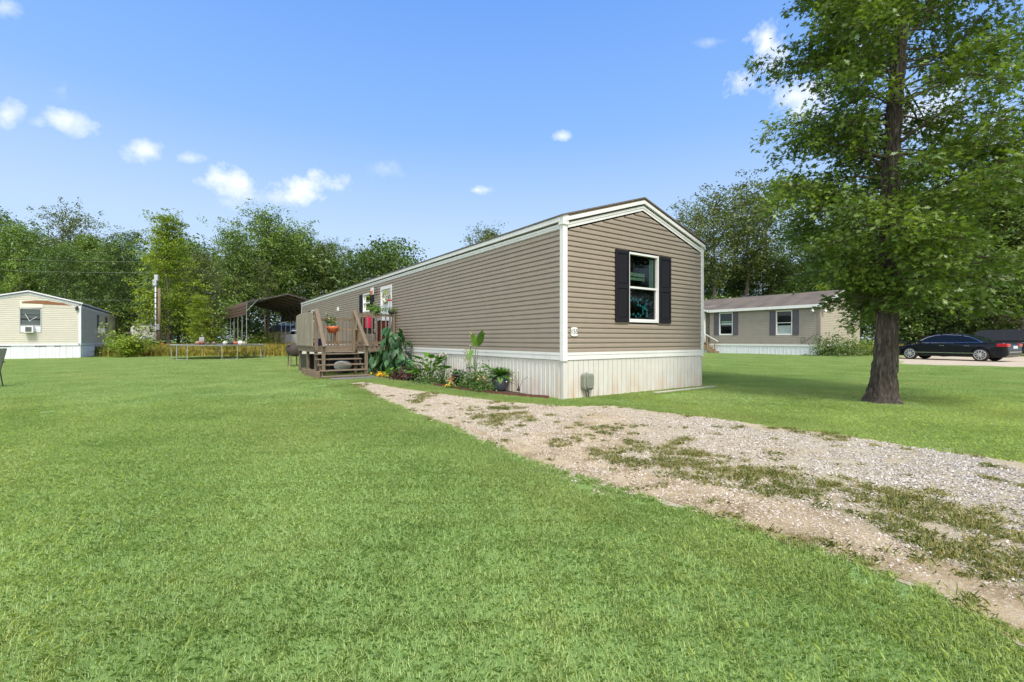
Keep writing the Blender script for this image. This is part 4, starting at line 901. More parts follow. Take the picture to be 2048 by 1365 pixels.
# sling chair at the left edge
ch = thing('sling_chair', 'patio sling chair with curved navy arms and tan fabric at the left edge', 'chair', (-13.0, 11.1, 0), R(200))
for y in (-.27, .27):
    MB().tube([(.30, y, 0), (.33, y, .35), (.27, y, .62), (.10, y, .69), (-.22, y, .66), (-.33, y, .62)], .016).build('arm', mat('navy_paint', (.02, .02, .06), .35, .1, 3) if y < 0 else bpy.data.materials['navy_paint'], ch, smooth=True)
    MB().tube([(-.30, y, 0), (-.24, y, .40), (-.36, y, .95)], .014).build('leg', bpy.data.materials['navy_paint'], ch)
MB().box(-.25, .28, -.25, .25, .40, .415).build('seat', M['tan'], ch)
MB().prism([(-.24, -.25, .42), (-.24, .25, .42), (-.37, .25, .97), (-.37, -.25, .97)], (0, 0, 0), (-.012, 0, 0)).build('backrest', M['tan'], ch)

# ================================================================== greige home on the right
hc = thing('greige_home', 'low greige house with dark shutters and stained shingle roof behind the lawn', 'house', HC0, TH)
# local axes: a -> away/right (gable side), b -> along the front wall to the left; front wall at a=0
CW, CL = 7.65, 15.0; cT, cB, cE = .80, .66, 3.66; cs = .31
Pc_l = lambda s, o, z: (-o, s, z); Pc_g = lambda s, o, z: (s, -o, z)
def cb(px, py): k = (px - CX) / F; b = (k * HC0.y - HC0.x) / (-UY - k * UX); return b, H + (HY - py) / F * (HC0.y + UX * b)
cwin = []
for (x0, x1, y0, y1) in ((1438.5, 1466, 626, 670.5), (1552, 1585, 621.5, 670.5)):
    cwin.append((cb(x1, 0)[0], cb(x0, 0)[0], cb((x0 + x1) / 2, y1)[1], cb((x0 + x1) / 2, y0)[1]))
def crng(z):
    zz = z - cE
    if zz <= 0: return (.02, CW - .02)
    return (.02 + zz / cs, CW - .02 - zz / cs)
ent = cb(1420, 0)[0]
siding(Pc_l, cT, cE + .02, lambda z: (.05, ent), cwin, course=.13).build('front_wall', M['greige'], hc, fix=False)
siding(lambda s, o, z: (.9 - o, s, z), cT, cE + .5, lambda z: (ent, CL), course=.13).build('front_wall', M['greige'], hc, fix=False)
siding(Pc_g, cT, 4.85, crng, course=.13).build('gable_wall', mat('beige_vinyl', (.40, .365, .29), .55, .05, 2), hc, fix=False)
MB().box(.02, CW, CL - .05, CL, 0, cE).box(CW - .05, CW, 0, CL, 0, cE).build('rear_wall', M['greige'], hc)
pbox(Pc_l, 0, CL, 0, .03, cB, cT).build('band_board', M['white'], hc); pbox(Pc_g, 0, CW, 0, .03, cB, cT).build('band_board', M['white'], hc)
skirt(Pc_l, 0, CL, -.02, cB, per=.3, depth=.02).build('skirting', M['bluewhite'], hc, fix=False); skirt(Pc_g, 0, CW, -.02, cB, per=.3, depth=.02).build('skirting', M['skirt'], hc, fix=False)
MB().box(-.05, .0, -.05, .14, cT - .1, cE).box(0, .10, -.05, 0, cT - .1, cE).build('corner_trim', mat('taupe_trim', (.22, .19, .17), .6, .05, 3), hc)
for cw_, cur in zip(cwin, ([(cwin[0][0] + .1, cwin[0][1] - .1, 2.62, 2.72, 'palegreen'), (cwin[0][0] + .1, cwin[0][1] - .1, 2.40, 2.55, 'bluewhite')], [(cwin[1][0] + .1, cwin[1][1] - .1, 1.55, 2.25, 'bluewhite')])):
    window(hc, Pc_l, *cw_, shut='slate', sw=.46, fw=.07, pane_strips=cur)
def cprism(y0, y1, lo, hi, e=.32):
    m = MB(); mid = CW / 2; zf = lambda a: cs * (a if a <= mid else CW - a)
    for (p, q) in ((-e, mid), (mid, CW + e)): m.prism([(p, 0, zf(p) + lo), (q, 0, zf(q) + lo), (q, 0, zf(q) + hi), (p, 0, zf(p) + hi)], (0, y0, 0), (0, y1, 0))
    return m
cprism(-.30, CL + .3, cE + .10, cE + .18).build('roof', M['oldroof'], hc)
cprism(-.33, -.302, cE - .04, cE + .17, .34).build('rake_board', M['white'], hc)
cprism(-.30, -.0, cE + .05, cE + .097, .3).build('soffit', M['cream'], hc)
MB().box(-.345, -.31, -.33, ent + .1, cE - .15, cE + .07).build('fascia', M['white'], hc); MB().box(-.31, 0, -.3, ent, cE - .07, cE - .04).build('soffit', M['white'], hc)
# entry gable with porch post, door and steps
m = MB(); e0_, e1_ = ent - .1, ent + 4.2; em = (e0_ + e1_) / 2
for (p, q) in ((e0_, em), (em, e1_)):
    zf = lambda s: cE - .12 + .30 * (s - e0_ if s <= em else e1_ - s)
    m.prism([(-.5, p, zf(p)), (-.5, q, zf(q)), (-.5, q, zf(q) + .14), (-.5, p, zf(p) + .14)], (0, 0, 0), (.05, 0, 0))
m.build('entry_rake', M['white'], hc)
m = MB()
for (p, q) in ((e0_, em), (em, e1_)):
    m.prism([(-.45, p, zf(p)), (-.45, q, zf(q)), (-.45, q, zf(q) + .12), (-.45, p, zf(p) + .12)], (0, 0, 0), (3.2, 0, 0))
m.build('entry_roof', M['oldroof'], hc)
pp = cb(1411, 0)[0]
MB().box(-.35, -.15, pp - .1, pp + .18, .9, cE + .1).build('porch_post', M['white'], hc)
MB().box(-.30, .9, ent, ent + 3.6, .80, .92).build('porch_floor', M['woodh'], hc)
MB().lathe([(.02, 0), (.09, .05), (.1, .22), (.02, .3)], (-.42, pp + .05, 2.75), 10).build('lantern', M['black'], hc)
cst = thing('wooden_steps', 'brown wooden steps with a white handrail at the greige house entry', 'stairs', (HC0.x - UY * (ent + .9) - UX * .35, HC0.y + UX * (ent + .9) - UY * .35, 0), TH)
for i in range(5): MB().box(-.05, 1.25, -1.75 + i * .3 - .0, -1.75 + i * .3 + .32, .12 + i * .17, .17 + i * .17).build('tread', M['pinewood'], cst)
MB().prism([(-.08, -1.9, 0), (-.08, -.2, .95), (-.08, -.2, .62), (-.08, -1.3, 0)], (0, 0, 0), (.05, 0, 0)).build('stringer', M['pinewood'], cst)
for (b, zt2) in ((-1.6, 1.15), (-.9, 1.5), (-.1, 1.9)): MB().box(-.12, -.04, b - .04, b + .04, 0, zt2).build('post', M['pinewood'], cst)
MB().bar((-.08, -1.9, 1.0), (-.08, -.05, 1.98), .09, .05).build('handrail', M['white'], cst)
# cameras, downpipe cable, tyre planter
for (x, y, lb) in ((-.2, .35, 'white security camera under the front eave of the greige house'), (.45, -.2, 'white security camera under the gable eave of the greige house')):
    t = thing('security_camera', lb, 'camera', (HC0.x + UX * x - UY * y, HC0.y + UY * x + UX * y, cE - .42), TH)
    MB().lathe([(.02, -.2), (.09, -.19), (.1, .1), (.02, .11)], n=12, axis='x').build('housing', M['white'], t, smooth=True); MB().lathe([(.01, -.215), (.05, -.21), (.05, -.19), (.01, -.18)], n=10, axis='x').build('lens', M['black'], t); MB().box(-.03, .03, -.03, .03, .08, .3).build('bracket', M['white'], t)
cbx = lambda px, py: Pc_l(cb(px, py)[0], .03, cb(px, py)[1])
t = thing('loose_cable', 'dark cable looping across the lower front wall of the greige house', 'cable', HC0, TH)
MB().tube([cbx(1626, 672), cbx(1618, 678), cbx(1610, 685), cbx(1604, 688), cbx(1602, 680), cbx(1604, 676), cbx(1610, 675), cbx(1611, 679), cbx(1604, 684)], .014, 6).build('cable', M['black'], t)
tp = G(1650, 712.0); t = thing('tyre_planter', 'black tyre lying on the grass at the corner of the greige house', 'tyre', (HC0.x + UX * .3 - UY * -.9, HC0.y + UY * .3 + UX * -.9, 0), 0)
MB().lathe([(.32, .05), (.48, .0), (.56, .08), (.56, .26), (.48, .34), (.32, .30), (.36, .17), (.32, .05)], n=28).lathe([(.0, .1), (.34, .1), (.34, .12), (.0, .12)], n=20).build('tyre', M['rubber'], t, smooth=True)
t2 = thing('tyre_planter', 'second black tyre half hidden behind the shrub of the greige house', 'tyre', (HC0.x + UX * 1.6 - UY * -1.0, HC0.y + UY * 1.6 + UX * -1.0, 0), 0)
MB().lathe([(.32, .05), (.48, .0), (.56, .08), (.56, .26), (.48, .34), (.32, .30), (.36, .17), (.32, .05)], n=28).build('tyre', M['rubber'], t2, smooth=True)

# ================================================================== carport
CO = Vector((-21.0, 36.0, 0)); cpt = thing('metal_carport', 'tall brown metal carport with galvanised posts behind the trampoline', 'carport', CO, R(40))
KW, KL = 6.1, 15.5; kE, kR = 4.2, 4.2 + .82
def roofz(a): return kE + .0 + (kR - kE) * (1 - abs(a - KW / 2) / (KW / 2))
arc = [(-.06, kE - 1.08), (-.06, kE - .35), (-.02, kE - .12), (.12, kE + .02), (.30, roofz(.3)), (KW / 2, kR), (KW - .30, roofz(.3)), (KW - .12, kE + .02), (KW + .02, kE - .12), (KW + .06, kE - .35), (KW + .06, kE - 1.08)]
# corrugated shell: ribs run along the length on the sides, across on the slopes
m = MB()
n_arc = []
for i in range(len(arc) - 1):
    (a0_, z0_), (a1_, z1_) = arc[i], arc[i + 1]; seg = math.hypot(a1_ - a0_, z1_ - z0_); k = max(1, int(seg / .12))
    for j in range(k): n_arc.append((a0_ + (a1_ - a0_) * j / k, z0_ + (z1_ - z0_) * j / k))
n_arc.append(arc[-1]); pr = []
for i, (a, z) in enumerate(n_arc):
    p, q = n_arc[max(i - 1, 0)], n_arc[min(i + 1, len(n_arc) - 1)]; dx, dz = q[0] - p[0], q[1] - p[1]; l = math.hypot(dx, dz); o_ = .022 if i % 2 == 0 else 0
    pr.append((a - dz / l * o_, z + dx / l * o_))
vs = []
for (a, z) in pr: vs += [(a, -.1, z), (a, KL + .1, z)]
m.add(vs, [(2 * i, 2 * i + 1, 2 * i + 3, 2 * i + 2) for i in range(len(pr) - 1)]); sh = m.build('roof', [M['brownmetal']], cpt)
so = sh.modifiers.new('thick', 'SOLIDIFY'); so.thickness = .012
for i in range(9):
    y = .05 + i * KL / 8.15
    for x in (0, KW):
        MB().box(x - .03 if x else .0, x + .03 if x == 0 else x, y, y + .06, 0, kE - .15).build('post', M['greymetal'], cpt)
    f = MB(); s0 = (.03, y + .03, kE - .2)
    f.tube([(.03, y + .03, kE - .3), (.10, y + .03, kE - .05), (.3, y + .03, roofz(.3) - .05), (KW / 2, y + .03, kR - .06), (KW - .3, y + .03, roofz(.3) - .05), (KW - .10, y + .03, kE - .05), (KW - .03, y + .03, kE - .3)], .03, 6)
    f.bar((.03, y + .03, kE - .75), (.75, y + .03, kE + .12), .03, .03); f.bar((KW - .03, y + .03, kE - .75), (KW - .75, y + .03, kE + .12), .03, .03)
    f.build('truss', M['greymetal'], cpt)
for a in (.9, 1.9, 2.6, 3.5, 4.2, 5.2):
    MB().box(a - .03, a + .03, 0, KL, roofz(a) - .055, roofz(a) - .02).build('purlin', M['pinewood'], cpt)

# ================================================================== trampoline and balls
TC = Vector((-18.2, 28.3, 0)); TRr = 2.45; TZ = .83
tr = thing('trampoline', 'large round trampoline frame without a net standing in the back yard', 'trampoline', TC)
m = MB(); m.tube([(TRr * math.cos(t), TRr * math.sin(t), TZ) for t in np.linspace(0, 2 * math.pi, 49)], .028, 8, cap=False); m.build('frame_ring', M['greymetal'], tr, smooth=True)
MB().lathe([(.0, TZ - .03), (TRr * .90, TZ - .02), (TRr * .90, TZ - .015), (.0, TZ - .024)], n=40).build('jumping_mat', M['black'], tr)
m = MB(); m.lathe([(TRr * .9, TZ + .02), (TRr * 1.02, TZ + .03), (TRr * 1.02, TZ + .045), (TRr * .9, TZ + .035)], n=40); m.f = m.f[:-2]; m.build('edge_pad', mat('faded_pad', (.40, .42, .38), .8, .25, 3), tr)
for k in range(6):
    t0 = k * math.pi / 3 + .26; pts = []
    for dt, z in ((-.16, TZ), (-.16, .03), (.16, .03), (.16, TZ)): t = t0 + dt; pts.append((TRr * math.cos(t), TRr * math.sin(t), z))
    MB().tube(pts, .022, 6).build('leg', M['greymetal'], tr)
cols = {'tan': (.30, .19, .12), 'reddish': (.25, .09, .05), 'olive': (.10, .10, .05), 'brown': (.17, .12, .07), 'bluec': (.04, .14, .36), 'pale': (.48, .50, .44), 'blk': (.03, .035, .035), 'orng': (.42, .11, .07), 'wht': (.74, .74, .70), 'khaki': (.30, .29, .20)}
balls = [(395, 'tan', 1.0, 'tan basketball, leftmost ball on the trampoline'), (404.6, 'reddish', 1.0, 'reddish brown basketball touching the tan one on the trampoline'), (416, 'olive', .85, 'small dark olive ball right of the reddish brown basketball'), (427.6, 'brown', .9, 'small dull brown ball between the olive ball and the blue ball'),
         (439, 'bluec', .62, 'flattened blue ball on the trampoline'), (450, 'pale', 1.0, 'pale grey ball between the blue ball and the black ball'), (461, 'blk', 1.0, 'black ball on the trampoline beside the orange red ball'), (470.6, 'orng', .95, 'orange red ball on the trampoline'), (480.7, 'wht', 1.08, 'white ball on the trampoline near its right end'), (488.6, 'khaki', .9, 'khaki and white ball, rightmost on the trampoline')]
for px, c, s_, lb in balls:
    Yb = 26.9 + RNG.uniform(0, 1.2); x = (px - CX) / F * Yb; r = .135 * s_
    p = thing('ball', lb, 'ball', (x, Yb, TZ - .01 + r * (.6 if c == 'bluec' else 1)), RNG.uniform(0, 3), 'balls lying on the trampoline')
    o = MB().lathe([(.001, -r)] + [(r * math.sin(t), -r * math.cos(t)) for t in np.linspace(.25, 2.9, 9)] + [(.001, r)], n=16).build('cover', mat('ball_' + c, cols[c], .7, .15, 6), p, smooth=True)
    if c == 'bluec': o.scale = (1.2, 1.2, .6)
    sm = MB()
    for ax in range(3):
        pts = [(r * 1.005 * math.cos(t), r * 1.005 * math.sin(t), 0) for t in np.linspace(0, 2 * math.pi, 25)]
        if ax: pts = [(p_[0], 0, p_[1]) if ax == 1 else (0, p_[0], p_[1]) for p_ in pts]
        sm.tube(pts, .004, 4, cap=False)
    o2 = sm.build('seam', M['black'], p)
    if c == 'bluec': o2.scale = (1.2, 1.2, .6)

# ================================================================== poles, wires, camper, small things far left
pY = 39.0
def at(px, Y, z=0): return Vector(((px - CX) / F * Y, Y, z))
def hz(py, Y): return H + (HY - py) / F * Y
p = thing('meter_pole', 'pale metal service pole with weatherhead beside the brown wooden pole', 'utility pole', at(311, pY))
MB().tube([(0, 0, 0), (0, 0, hz(560, pY))], .05, 10).build('pole', M['bluewhite'], p, smooth=True)
MB().box(-.16, .16, -.14, .0, hz(572, pY), hz(560, pY)).box(-.05, .25, -.1, .08, hz(562, pY), hz(550, pY)).build('weatherhead', M['greymetal'], p, bevel=.02)
for k in range(10): MB().box(-.09, .09, -.085, .085, .9 + k * .48, .93 + k * .48).build('strap', M['black'], p)
p = thing('wooden_pole', 'brown wooden utility pole standing just right of the pale service pole', 'utility pole', at(318.5, pY + .2)); WPx = p.location.copy()
MB().tube([(0, 0, 0), (0, 0, 5.6)], [.13, .10], 12).build('pole', M['polewood'], p, smooth=True); MB().box(-.15, .15, -.2, -.12, 2.0, 2.5).build('meter_socket', M['greymetal'], p)
for k, (y0, y1, lb) in enumerate(((515, 523, 'uppermost thin overhead wire crossing in front of the left trees'), (537, 545, 'middle thin overhead wire crossing in front of the left trees'), (592, 600, 'lowest overhead wire running from the service pole above the cream roof'))):
    e = at(-60, 34, hz(y0, 34)); s_ = at(313, pY, hz(y1, pY)) if k else at(316, 42, hz(y1, 42))
    pts = [s_.lerp(e, t) - Vector((0, 0, .35 * 4 * t * (1 - t) * .4)) for t in np.linspace(0, 1, 14)]
    tag(MB().tube(pts, .0055, 5).build('overhead_wire', M['wire']), lb, 'power line')
e0 = at(313, pY, hz(524, pY)); e1 = at(1000, 60, hz(545, 60)); pts = [e0.lerp(e1, t) - Vector((0, 0, 1.0 * t * (1 - t))) for t in np.linspace(0, 1, 16)]
p = thing('marker_post', 'short orange topped marker post at the foot of the wooden pole', 'marker post', at(323, 36.5)); MB().tube([(0, 0, 0), (0, 0, .85)], .045, 8).build('post', M['white'], p); MB().tube([(0, 0, .55), (0, 0, .9)], .05, 8).build('orange_band', M['orange'], p)
p = thing('marker_post', 'short white marker post between the two poles', 'marker post', at(316, 37)); MB().tube([(0, 0, 0), (0, 0, .6)], .06, 8).build('post', M['white'], p)
p = thing('electrical_box', 'pale grey electrical pedestal box in the tall grass behind the basketballs', 'utility box', at(404.5, 37), .2); MB().box(-.19, .19, -.15, .15, .2, hz(675, 37)).build('cabinet', M['greymetal'], p, bevel=.02); MB().box(-.03, .03, -.03, .03, hz(673, 37), hz(669, 37)).build('cap', M['greymetal'], p)
p = thing('electrical_box', 'pale grey box beside the camper and the small maple', 'utility box', at(283, 37.5), .2); MB().box(-.22, .22, -.15, .15, .1, hz(674, 37.5)).build('cabinet', M['bluewhite'], p, bevel=.02); MB().box(-.2, .2, -.17, -.15, .5, 1.1).build('door', M['bluewhite'], p)
# camper (fifth wheel)
Yc = 42.0; cz = lambda y: hz(y, Yc)
p = thing('camper_trailer', 'white camper trailer with dark script parked behind the small maple', 'camper', at(288, Yc), R(4)); xo = at(288, Yc).x
X = lambda px: at(px, Yc).x - xo
m = MB(); prf = [(X(262), cz(672)), (X(262), cz(656)), (X(266), cz(652)), (X(296), cz(652)), (X(310), cz(654)), (X(311), cz(680)), (X(297), cz(682)), (X(294), cz(673))]
m.prism([(x, 0, z) for x, z in prf], (0, 0, 0), (0, 2.4, 0)); m.build('body', M['white'], p, bevel=.05)
MB().box(X(299), X(306), -.02, .02, cz(664), cz(658)).build('window', M['carglass'], p)
m = MB(); m.tube([(X(268) + k * .09, -.012, cz(661) + .12 * math.sin(k * 1.35) * (1 if k % 3 else .5) - (0.14 if k > 12 else 0) * math.sin(k * .8)) for k in range(16)], .022, 5); m.tube([(X(268), -.012, cz(657)), (X(285), -.012, cz(656))], .02, 5); m.build('script', M['slate'], p)
MB().box(X(297), X(309), .3, 2.0, .35, cz(684)).build('underbody', M['black'], p)
for px in (300, 306): MB().lathe([(.02, -.1), (.33, -.1), (.36, 0), (.33, .1), (.02, .1)], (X(px), .3, .36), 16, 'y').build('wheel', M['rubber'], p)
MB().box(X(272), X(274), .5, .7, 0, cz(673)).build('leg', M['greymetal'], p)
# shed, small white car and home seen under the carport
Ys = 58; p = thing('far_shed', 'grey roofed shed with tan sides seen through the carport', 'shed', at(560, Ys), .1); xo2 = at(560, Ys).x; X2 = lambda px: at(px, Ys).x - xo2; z2 = lambda y: hz(y, Ys)
MB().box(X2(538), X2(575), 0, 5, 0, z2(662)).build('wall', M['cream'], p)
MB().prism([(X2(534), -.3, z2(663)), (X2(579), -.3, z2(663)), (X2(577), 2.5, z2(652)), (X2(535), 2.5, z2(652))], (0, 0, 0), (0, .01, .1)).build('roof', M['slate'], p)
MB().box(X2(545), X2(549), -.05, 0, 0, z2(668)).build('post', M['pinewood'], p); MB().box(X2(556), X2(561), -.04, 0, .2, z2(667)).build('door', M['pinewood'], p)
Yv = 50; p = thing('far_white_van', 'white van partly hidden behind the carport posts', 'van', at(590, Yv), 0); xo3 = at(590, Yv).x; X3 = lambda px: at(px, Yv).x - xo3; z3 = lambda y: hz(y, Yv)
m = MB(); m.prism([(x, 0, z) for x, z in [(X3(569), .5), (X3(570), z3(672)), (X3(576), z3(668)), (X3(582), z3(661)), (X3(615), z3(659)), (X3(618), .5)]], (0, 0, 0), (0, 1.9, 0)); m.build('body', M['white'], p, bevel=.06)
m = MB(); m.prism([(x, -.02, z) for x, z in [(X3(577), z3(669)), (X3(583), z3(663)), (X3(612), z3(661)), (X3(613), z3(668))]], (0, 0, 0), (0, .02, 0)); m.build('side_window', M['carglass'], p)
for px in (575, 606): MB().lathe([(.02, -.1), (.30, -.1), (.33, 0), (.30, .1), (.02, .1)], (X3(px), 0, .34), 16, 'y').build('wheel', M['rubber'], p)
Yh = 66; p = thing('far_home', 'pale grey roofed home far behind the carport', 'house', at(590, Yh)); MB().box(-3.2, 6, 0, 6, 0, 2.3).build('wall', M['bluewhite'], p); MB().prism([(-3.6, -.4, 2.3), (6.4, -.4, 2.3), (6.4, 3, 3.4), (-3.6, 3, 3.4)], (0, 0, 0), (0, 0, .12)).build('roof', M['greymetal'], p)

# ================================================================== cars on the right
def wheel(par, c, r, w_, side):
    t = MB().lathe([(r * .70, -w_ / 2), (r * .93, -w_ / 2), (r, -w_ / 4), (r, w_ / 4), (r * .93, w_ / 2), (r * .70, w_ / 2)], (0, 0, 0), 28, 'y').build('wheel', M['rubber'], par, smooth=True); t.location = c
    q = MB(); y0 = side * w_ * .42
    q.lathe([(r * .60, y0 - .03), (r * .72, y0 - .03), (r * .72, y0 + side * .03), (r * .66, y0 + side * .035), (r * .60, y0)], (0, 0, 0), 28, 'y')
    for k in range(10):
        a = k * math.pi / 5; q.bar((r * .12 * math.cos(a), y0 + side * .02, r * .12 * math.sin(a)), (r * .66 * math.cos(a), y0 + side * .02, r * .66 * math.sin(a)), .035, .05, up=(0, 1, 0))
    q.lathe([(.01, y0 - .02), (r * .17, y0 - .02), (r * .17, y0 + side * .04), (.01, y0 + side * .05)], (0, 0, 0), 14, 'y')
    q.build('rim', M['alloy'], t)
    MB().lathe([(.01, -.02), (r * .69, -.02), (r * .69, .02), (.01, .02)], (0, y0 - side * .07, 0), 20, 'y').build('brake', M['black'], t)
def car(name, label, cat, loc, rz, Lh, wb_, r, top, green, hw=.93, rails=False):
    """x forward; top: upper silhouette of the lower body (x, z) rear to front; green: greenhouse (x, z) outline"""
    t = thing(name, label, cat, loc, rz)
    xr, xf = -wb_ / 2, wb_ / 2; zb2 = .20
    low = []
    def arch(cx): return [(cx + (r + .05) * math.cos(a), max(zb2, r + (r + .05) * math.sin(a))) for a in np.linspace(0, math.pi, 13)]
    low += [(Lh, .32), (Lh - .1, zb2)] + arch(xf) + [(0, zb2)] + arch(xr) + [(-Lh + .15, .24), (-Lh, .36)]
    out = low + top; n = len(out); cxm, czm = 0, .55
    layers = [(-hw, .975, .95), (-hw + .035, 1.0, .985), (-hw * .8, 1.0, 1.0), (hw * .8, 1.0, 1.0), (hw - .035, 1.0, .985), (hw, .975, .95)]
    vs = []
    for (y, sx_, sz_) in layers:
        for (x, z) in out:
            arcz = z < .8 and (abs(x - xf) < r + .06 or abs(x - xr) < r + .06) and z > zb2 + .001
            taper = 1 - .10 * max(0, (abs(x) / Lh - .7) / .3) ** 2
            zz = z if (arcz or z < .5) else .5 + (z - .5) * sz_
            vs.append((x * sx_ if not arcz else x, y * taper, zz))
    fs = [tuple(range(n)), tuple(range(5 * n, 6 * n))[::-1]]
    for l in range(5): fs += [(l * n + i, l * n + (i + 1) % n, (l + 1) * n + (i + 1) % n, (l + 1) * n + i) for i in range(n)]
    body = MB().add(vs, fs).build('body', M['carpaint'], t)
    bv = body.modifiers.new('b', 'BEVEL'); bv.width = .02; bv.segments = 2; bv.limit_method = 'ANGLE'; bv.angle_limit = R(50)
    MB().box(-Lh + .3, Lh - .3, -hw + .25, hw - .25, .22, .7).build('underbody', M['black'], t)
    zg0 = green[0][1]; ztop = max(z for x, z in green)
    yf = lambda z: hw - .10 - (z - zg0) / (ztop - zg0) * .22
    n = len(green); vs = []
    for s_ in (-1, 1):
        for (x, z) in green: vs.append((x, s_ * yf(z), z))
    MB().add(vs, [tuple(range(n)), tuple(range(n, 2 * n))[::-1]] + [(i, (i + 1) % n, n + (i + 1) % n, n + i) for i in range(n)]).build('windows', M['carglass'], t)
    # roof skin
    rf = [(x, z) for x, z in green if z > ztop - .12]
    x0, x1 = min(x for x, z in rf), max(x for x, z in rf); rfs = sorted(rf); m = MB()
    m.prism([(x, 0, z + .004) for x, z in rfs] + [(x, 0, z - .02 + .04) for x, z in rfs[::-1]], (0, -yf(ztop) - .01, 0), (0, yf(ztop) + .01, 0)); m.build('roof', M['carpaint'], t, bevel=.01)
    for s_ in (-1, 1):
        m = MB()
        for xc in (.18, -.72 if not rails else -.9):
            zt3 = ztop - .03; m.bar((xc, s_ * (yf(zg0) + .006), zg0), (xc - .02, s_ * (yf(zt3) + .006), zt3), .012, .07, up=(1, 0, 0))
        m.build('pillar', M['carpaint'], t)
        m = MB(); pts = [(x, s_ * (yf(z) + .008), z) for x, z in green] ; inn = [(x * .94, s_ * (yf(z) + .008), zg0 + .02 + (z - zg0) * .88) for x, z in green]
        m.tube(inn + [inn[0]], .016, 5, cap=False); m.build('window_trim', M['chrome'] if not rails else M['black'], t)
        MB().box(-Lh + .9, Lh - 1.0, min(s_ * hw, s_ * (hw + .012)), max(s_ * hw, s_ * (hw + .012)), .42, .45).build('side_trim', M['chrome'] if not rails else M['black'], t)
        for xc in (.05, -1.0): MB().box(xc - .12, xc + .1, min(s_ * hw * .99, s_ * (hw + .025)), max(s_ * hw * .99, s_ * (hw + .025)), zg0 - .18, zg0 - .15).build('door_handle', M['chrome'], t)
        MB().box(.95, 1.15, min(s_ * (hw - .05), s_ * (hw + .16)), max(s_ * (hw - .05), s_ * (hw + .16)), zg0 - .02, zg0 + .12).build('mirror', M['carpaint'], t, bevel=.03)
        for xc, nm in ((xf, 1), (xr, 1)): wheel(t, (xc, s_ * (hw - .12), r), r, .22, s_)
        MB().box(-Lh - .0, -Lh + .42, min(s_ * (hw - .42), s_ * (hw - .005)), max(s_ * (hw - .42), s_ * (hw - .005)), .80, .96).build('tail_lamp', M['redlamp'], t, bevel=.03)
        MB().box(Lh - .30, Lh - .01, min(s_ * (hw - .40), s_ * (hw - .04)), max(s_ * (hw - .40), s_ * (hw - .04)), .60, .74).build('headlight', M['glass'], t, bevel=.03)
    MB().box(-Lh - .012, -Lh + .05, -.25, .25, .70, .84).build('licence_plate', M['plate'], t)
    MB().box(-Lh - .02, -Lh + .1, -hw + .2, hw - .2, .50, .54).build('bumper_trim', M['chrome'], t)
    return t
sed_top = [(-2.60, .62), (-2.58, .90), (-2.42, 1.00), (-1.9, 1.03), (-1.3, 1.00), (0, .95), (1.1, .93), (1.7, .86), (2.2, .76), (2.50, .62), (2.57, .5)]
sed_g = [(-1.75, 1.0), (-1.1, 1.36), (-.6, 1.46), (0, 1.49), (.45, 1.46), (.85, 1.32), (1.35, .96)]
mid = at(1902, 26.2); ang = R(115)
car('parked_sedan', 'black sedan with ten spoke alloy wheels parked on the gravel behind the big oak', 'car', (mid.x, mid.y, 0), ang, 2.60, 3.1, .355, sed_top, sed_g)
suv_top = [(-2.55, .6), (-2.52, 1.12), (-1.2, 1.14), (.9, 1.10), (1.6, 1.08), (2.2, 1.0), (2.5, .85), (2.55, .6)]
suv_g = [(-2.48, 1.12), (-2.30, 1.75), (-1.9, 1.85), (-.6, 1.88), (.3, 1.84), (1.15, 1.10)]
car('parked_suv', 'tall black SUV parked behind the black sedan at the right edge', 'car', tuple(at(2048, 32.0)), ang + math.pi + .25, 2.55, 3.0, .40, suv_top, suv_g, hw=.98, rails=True)
# pale homes / fence seen low behind the cars
Yq = 47; p = thing('far_pale_home', 'pale home glimpsed between tree trunks behind the black cars', 'house', at(1960, Yq), -.2)
MB().box(-6, 9, 0, 5, 0, 2.9).build('wall', M['white'], p); MB().box(-6.4, 9.4, -.4, 5.4, 2.9, 3.1).build('roof', M['greymetal'], p)
for x in (-4.5, -1.5, 2.0): MB().box(x, x + .9, -.05, 0, 1.2, 2.3).build('window', M['carglass'], p)
for x in (-5.2, -3.0, .5): MB().box(x, x + .12, -1.2, -1.08, 0, 2.9).build('porch_post', M['pinewood'], p)

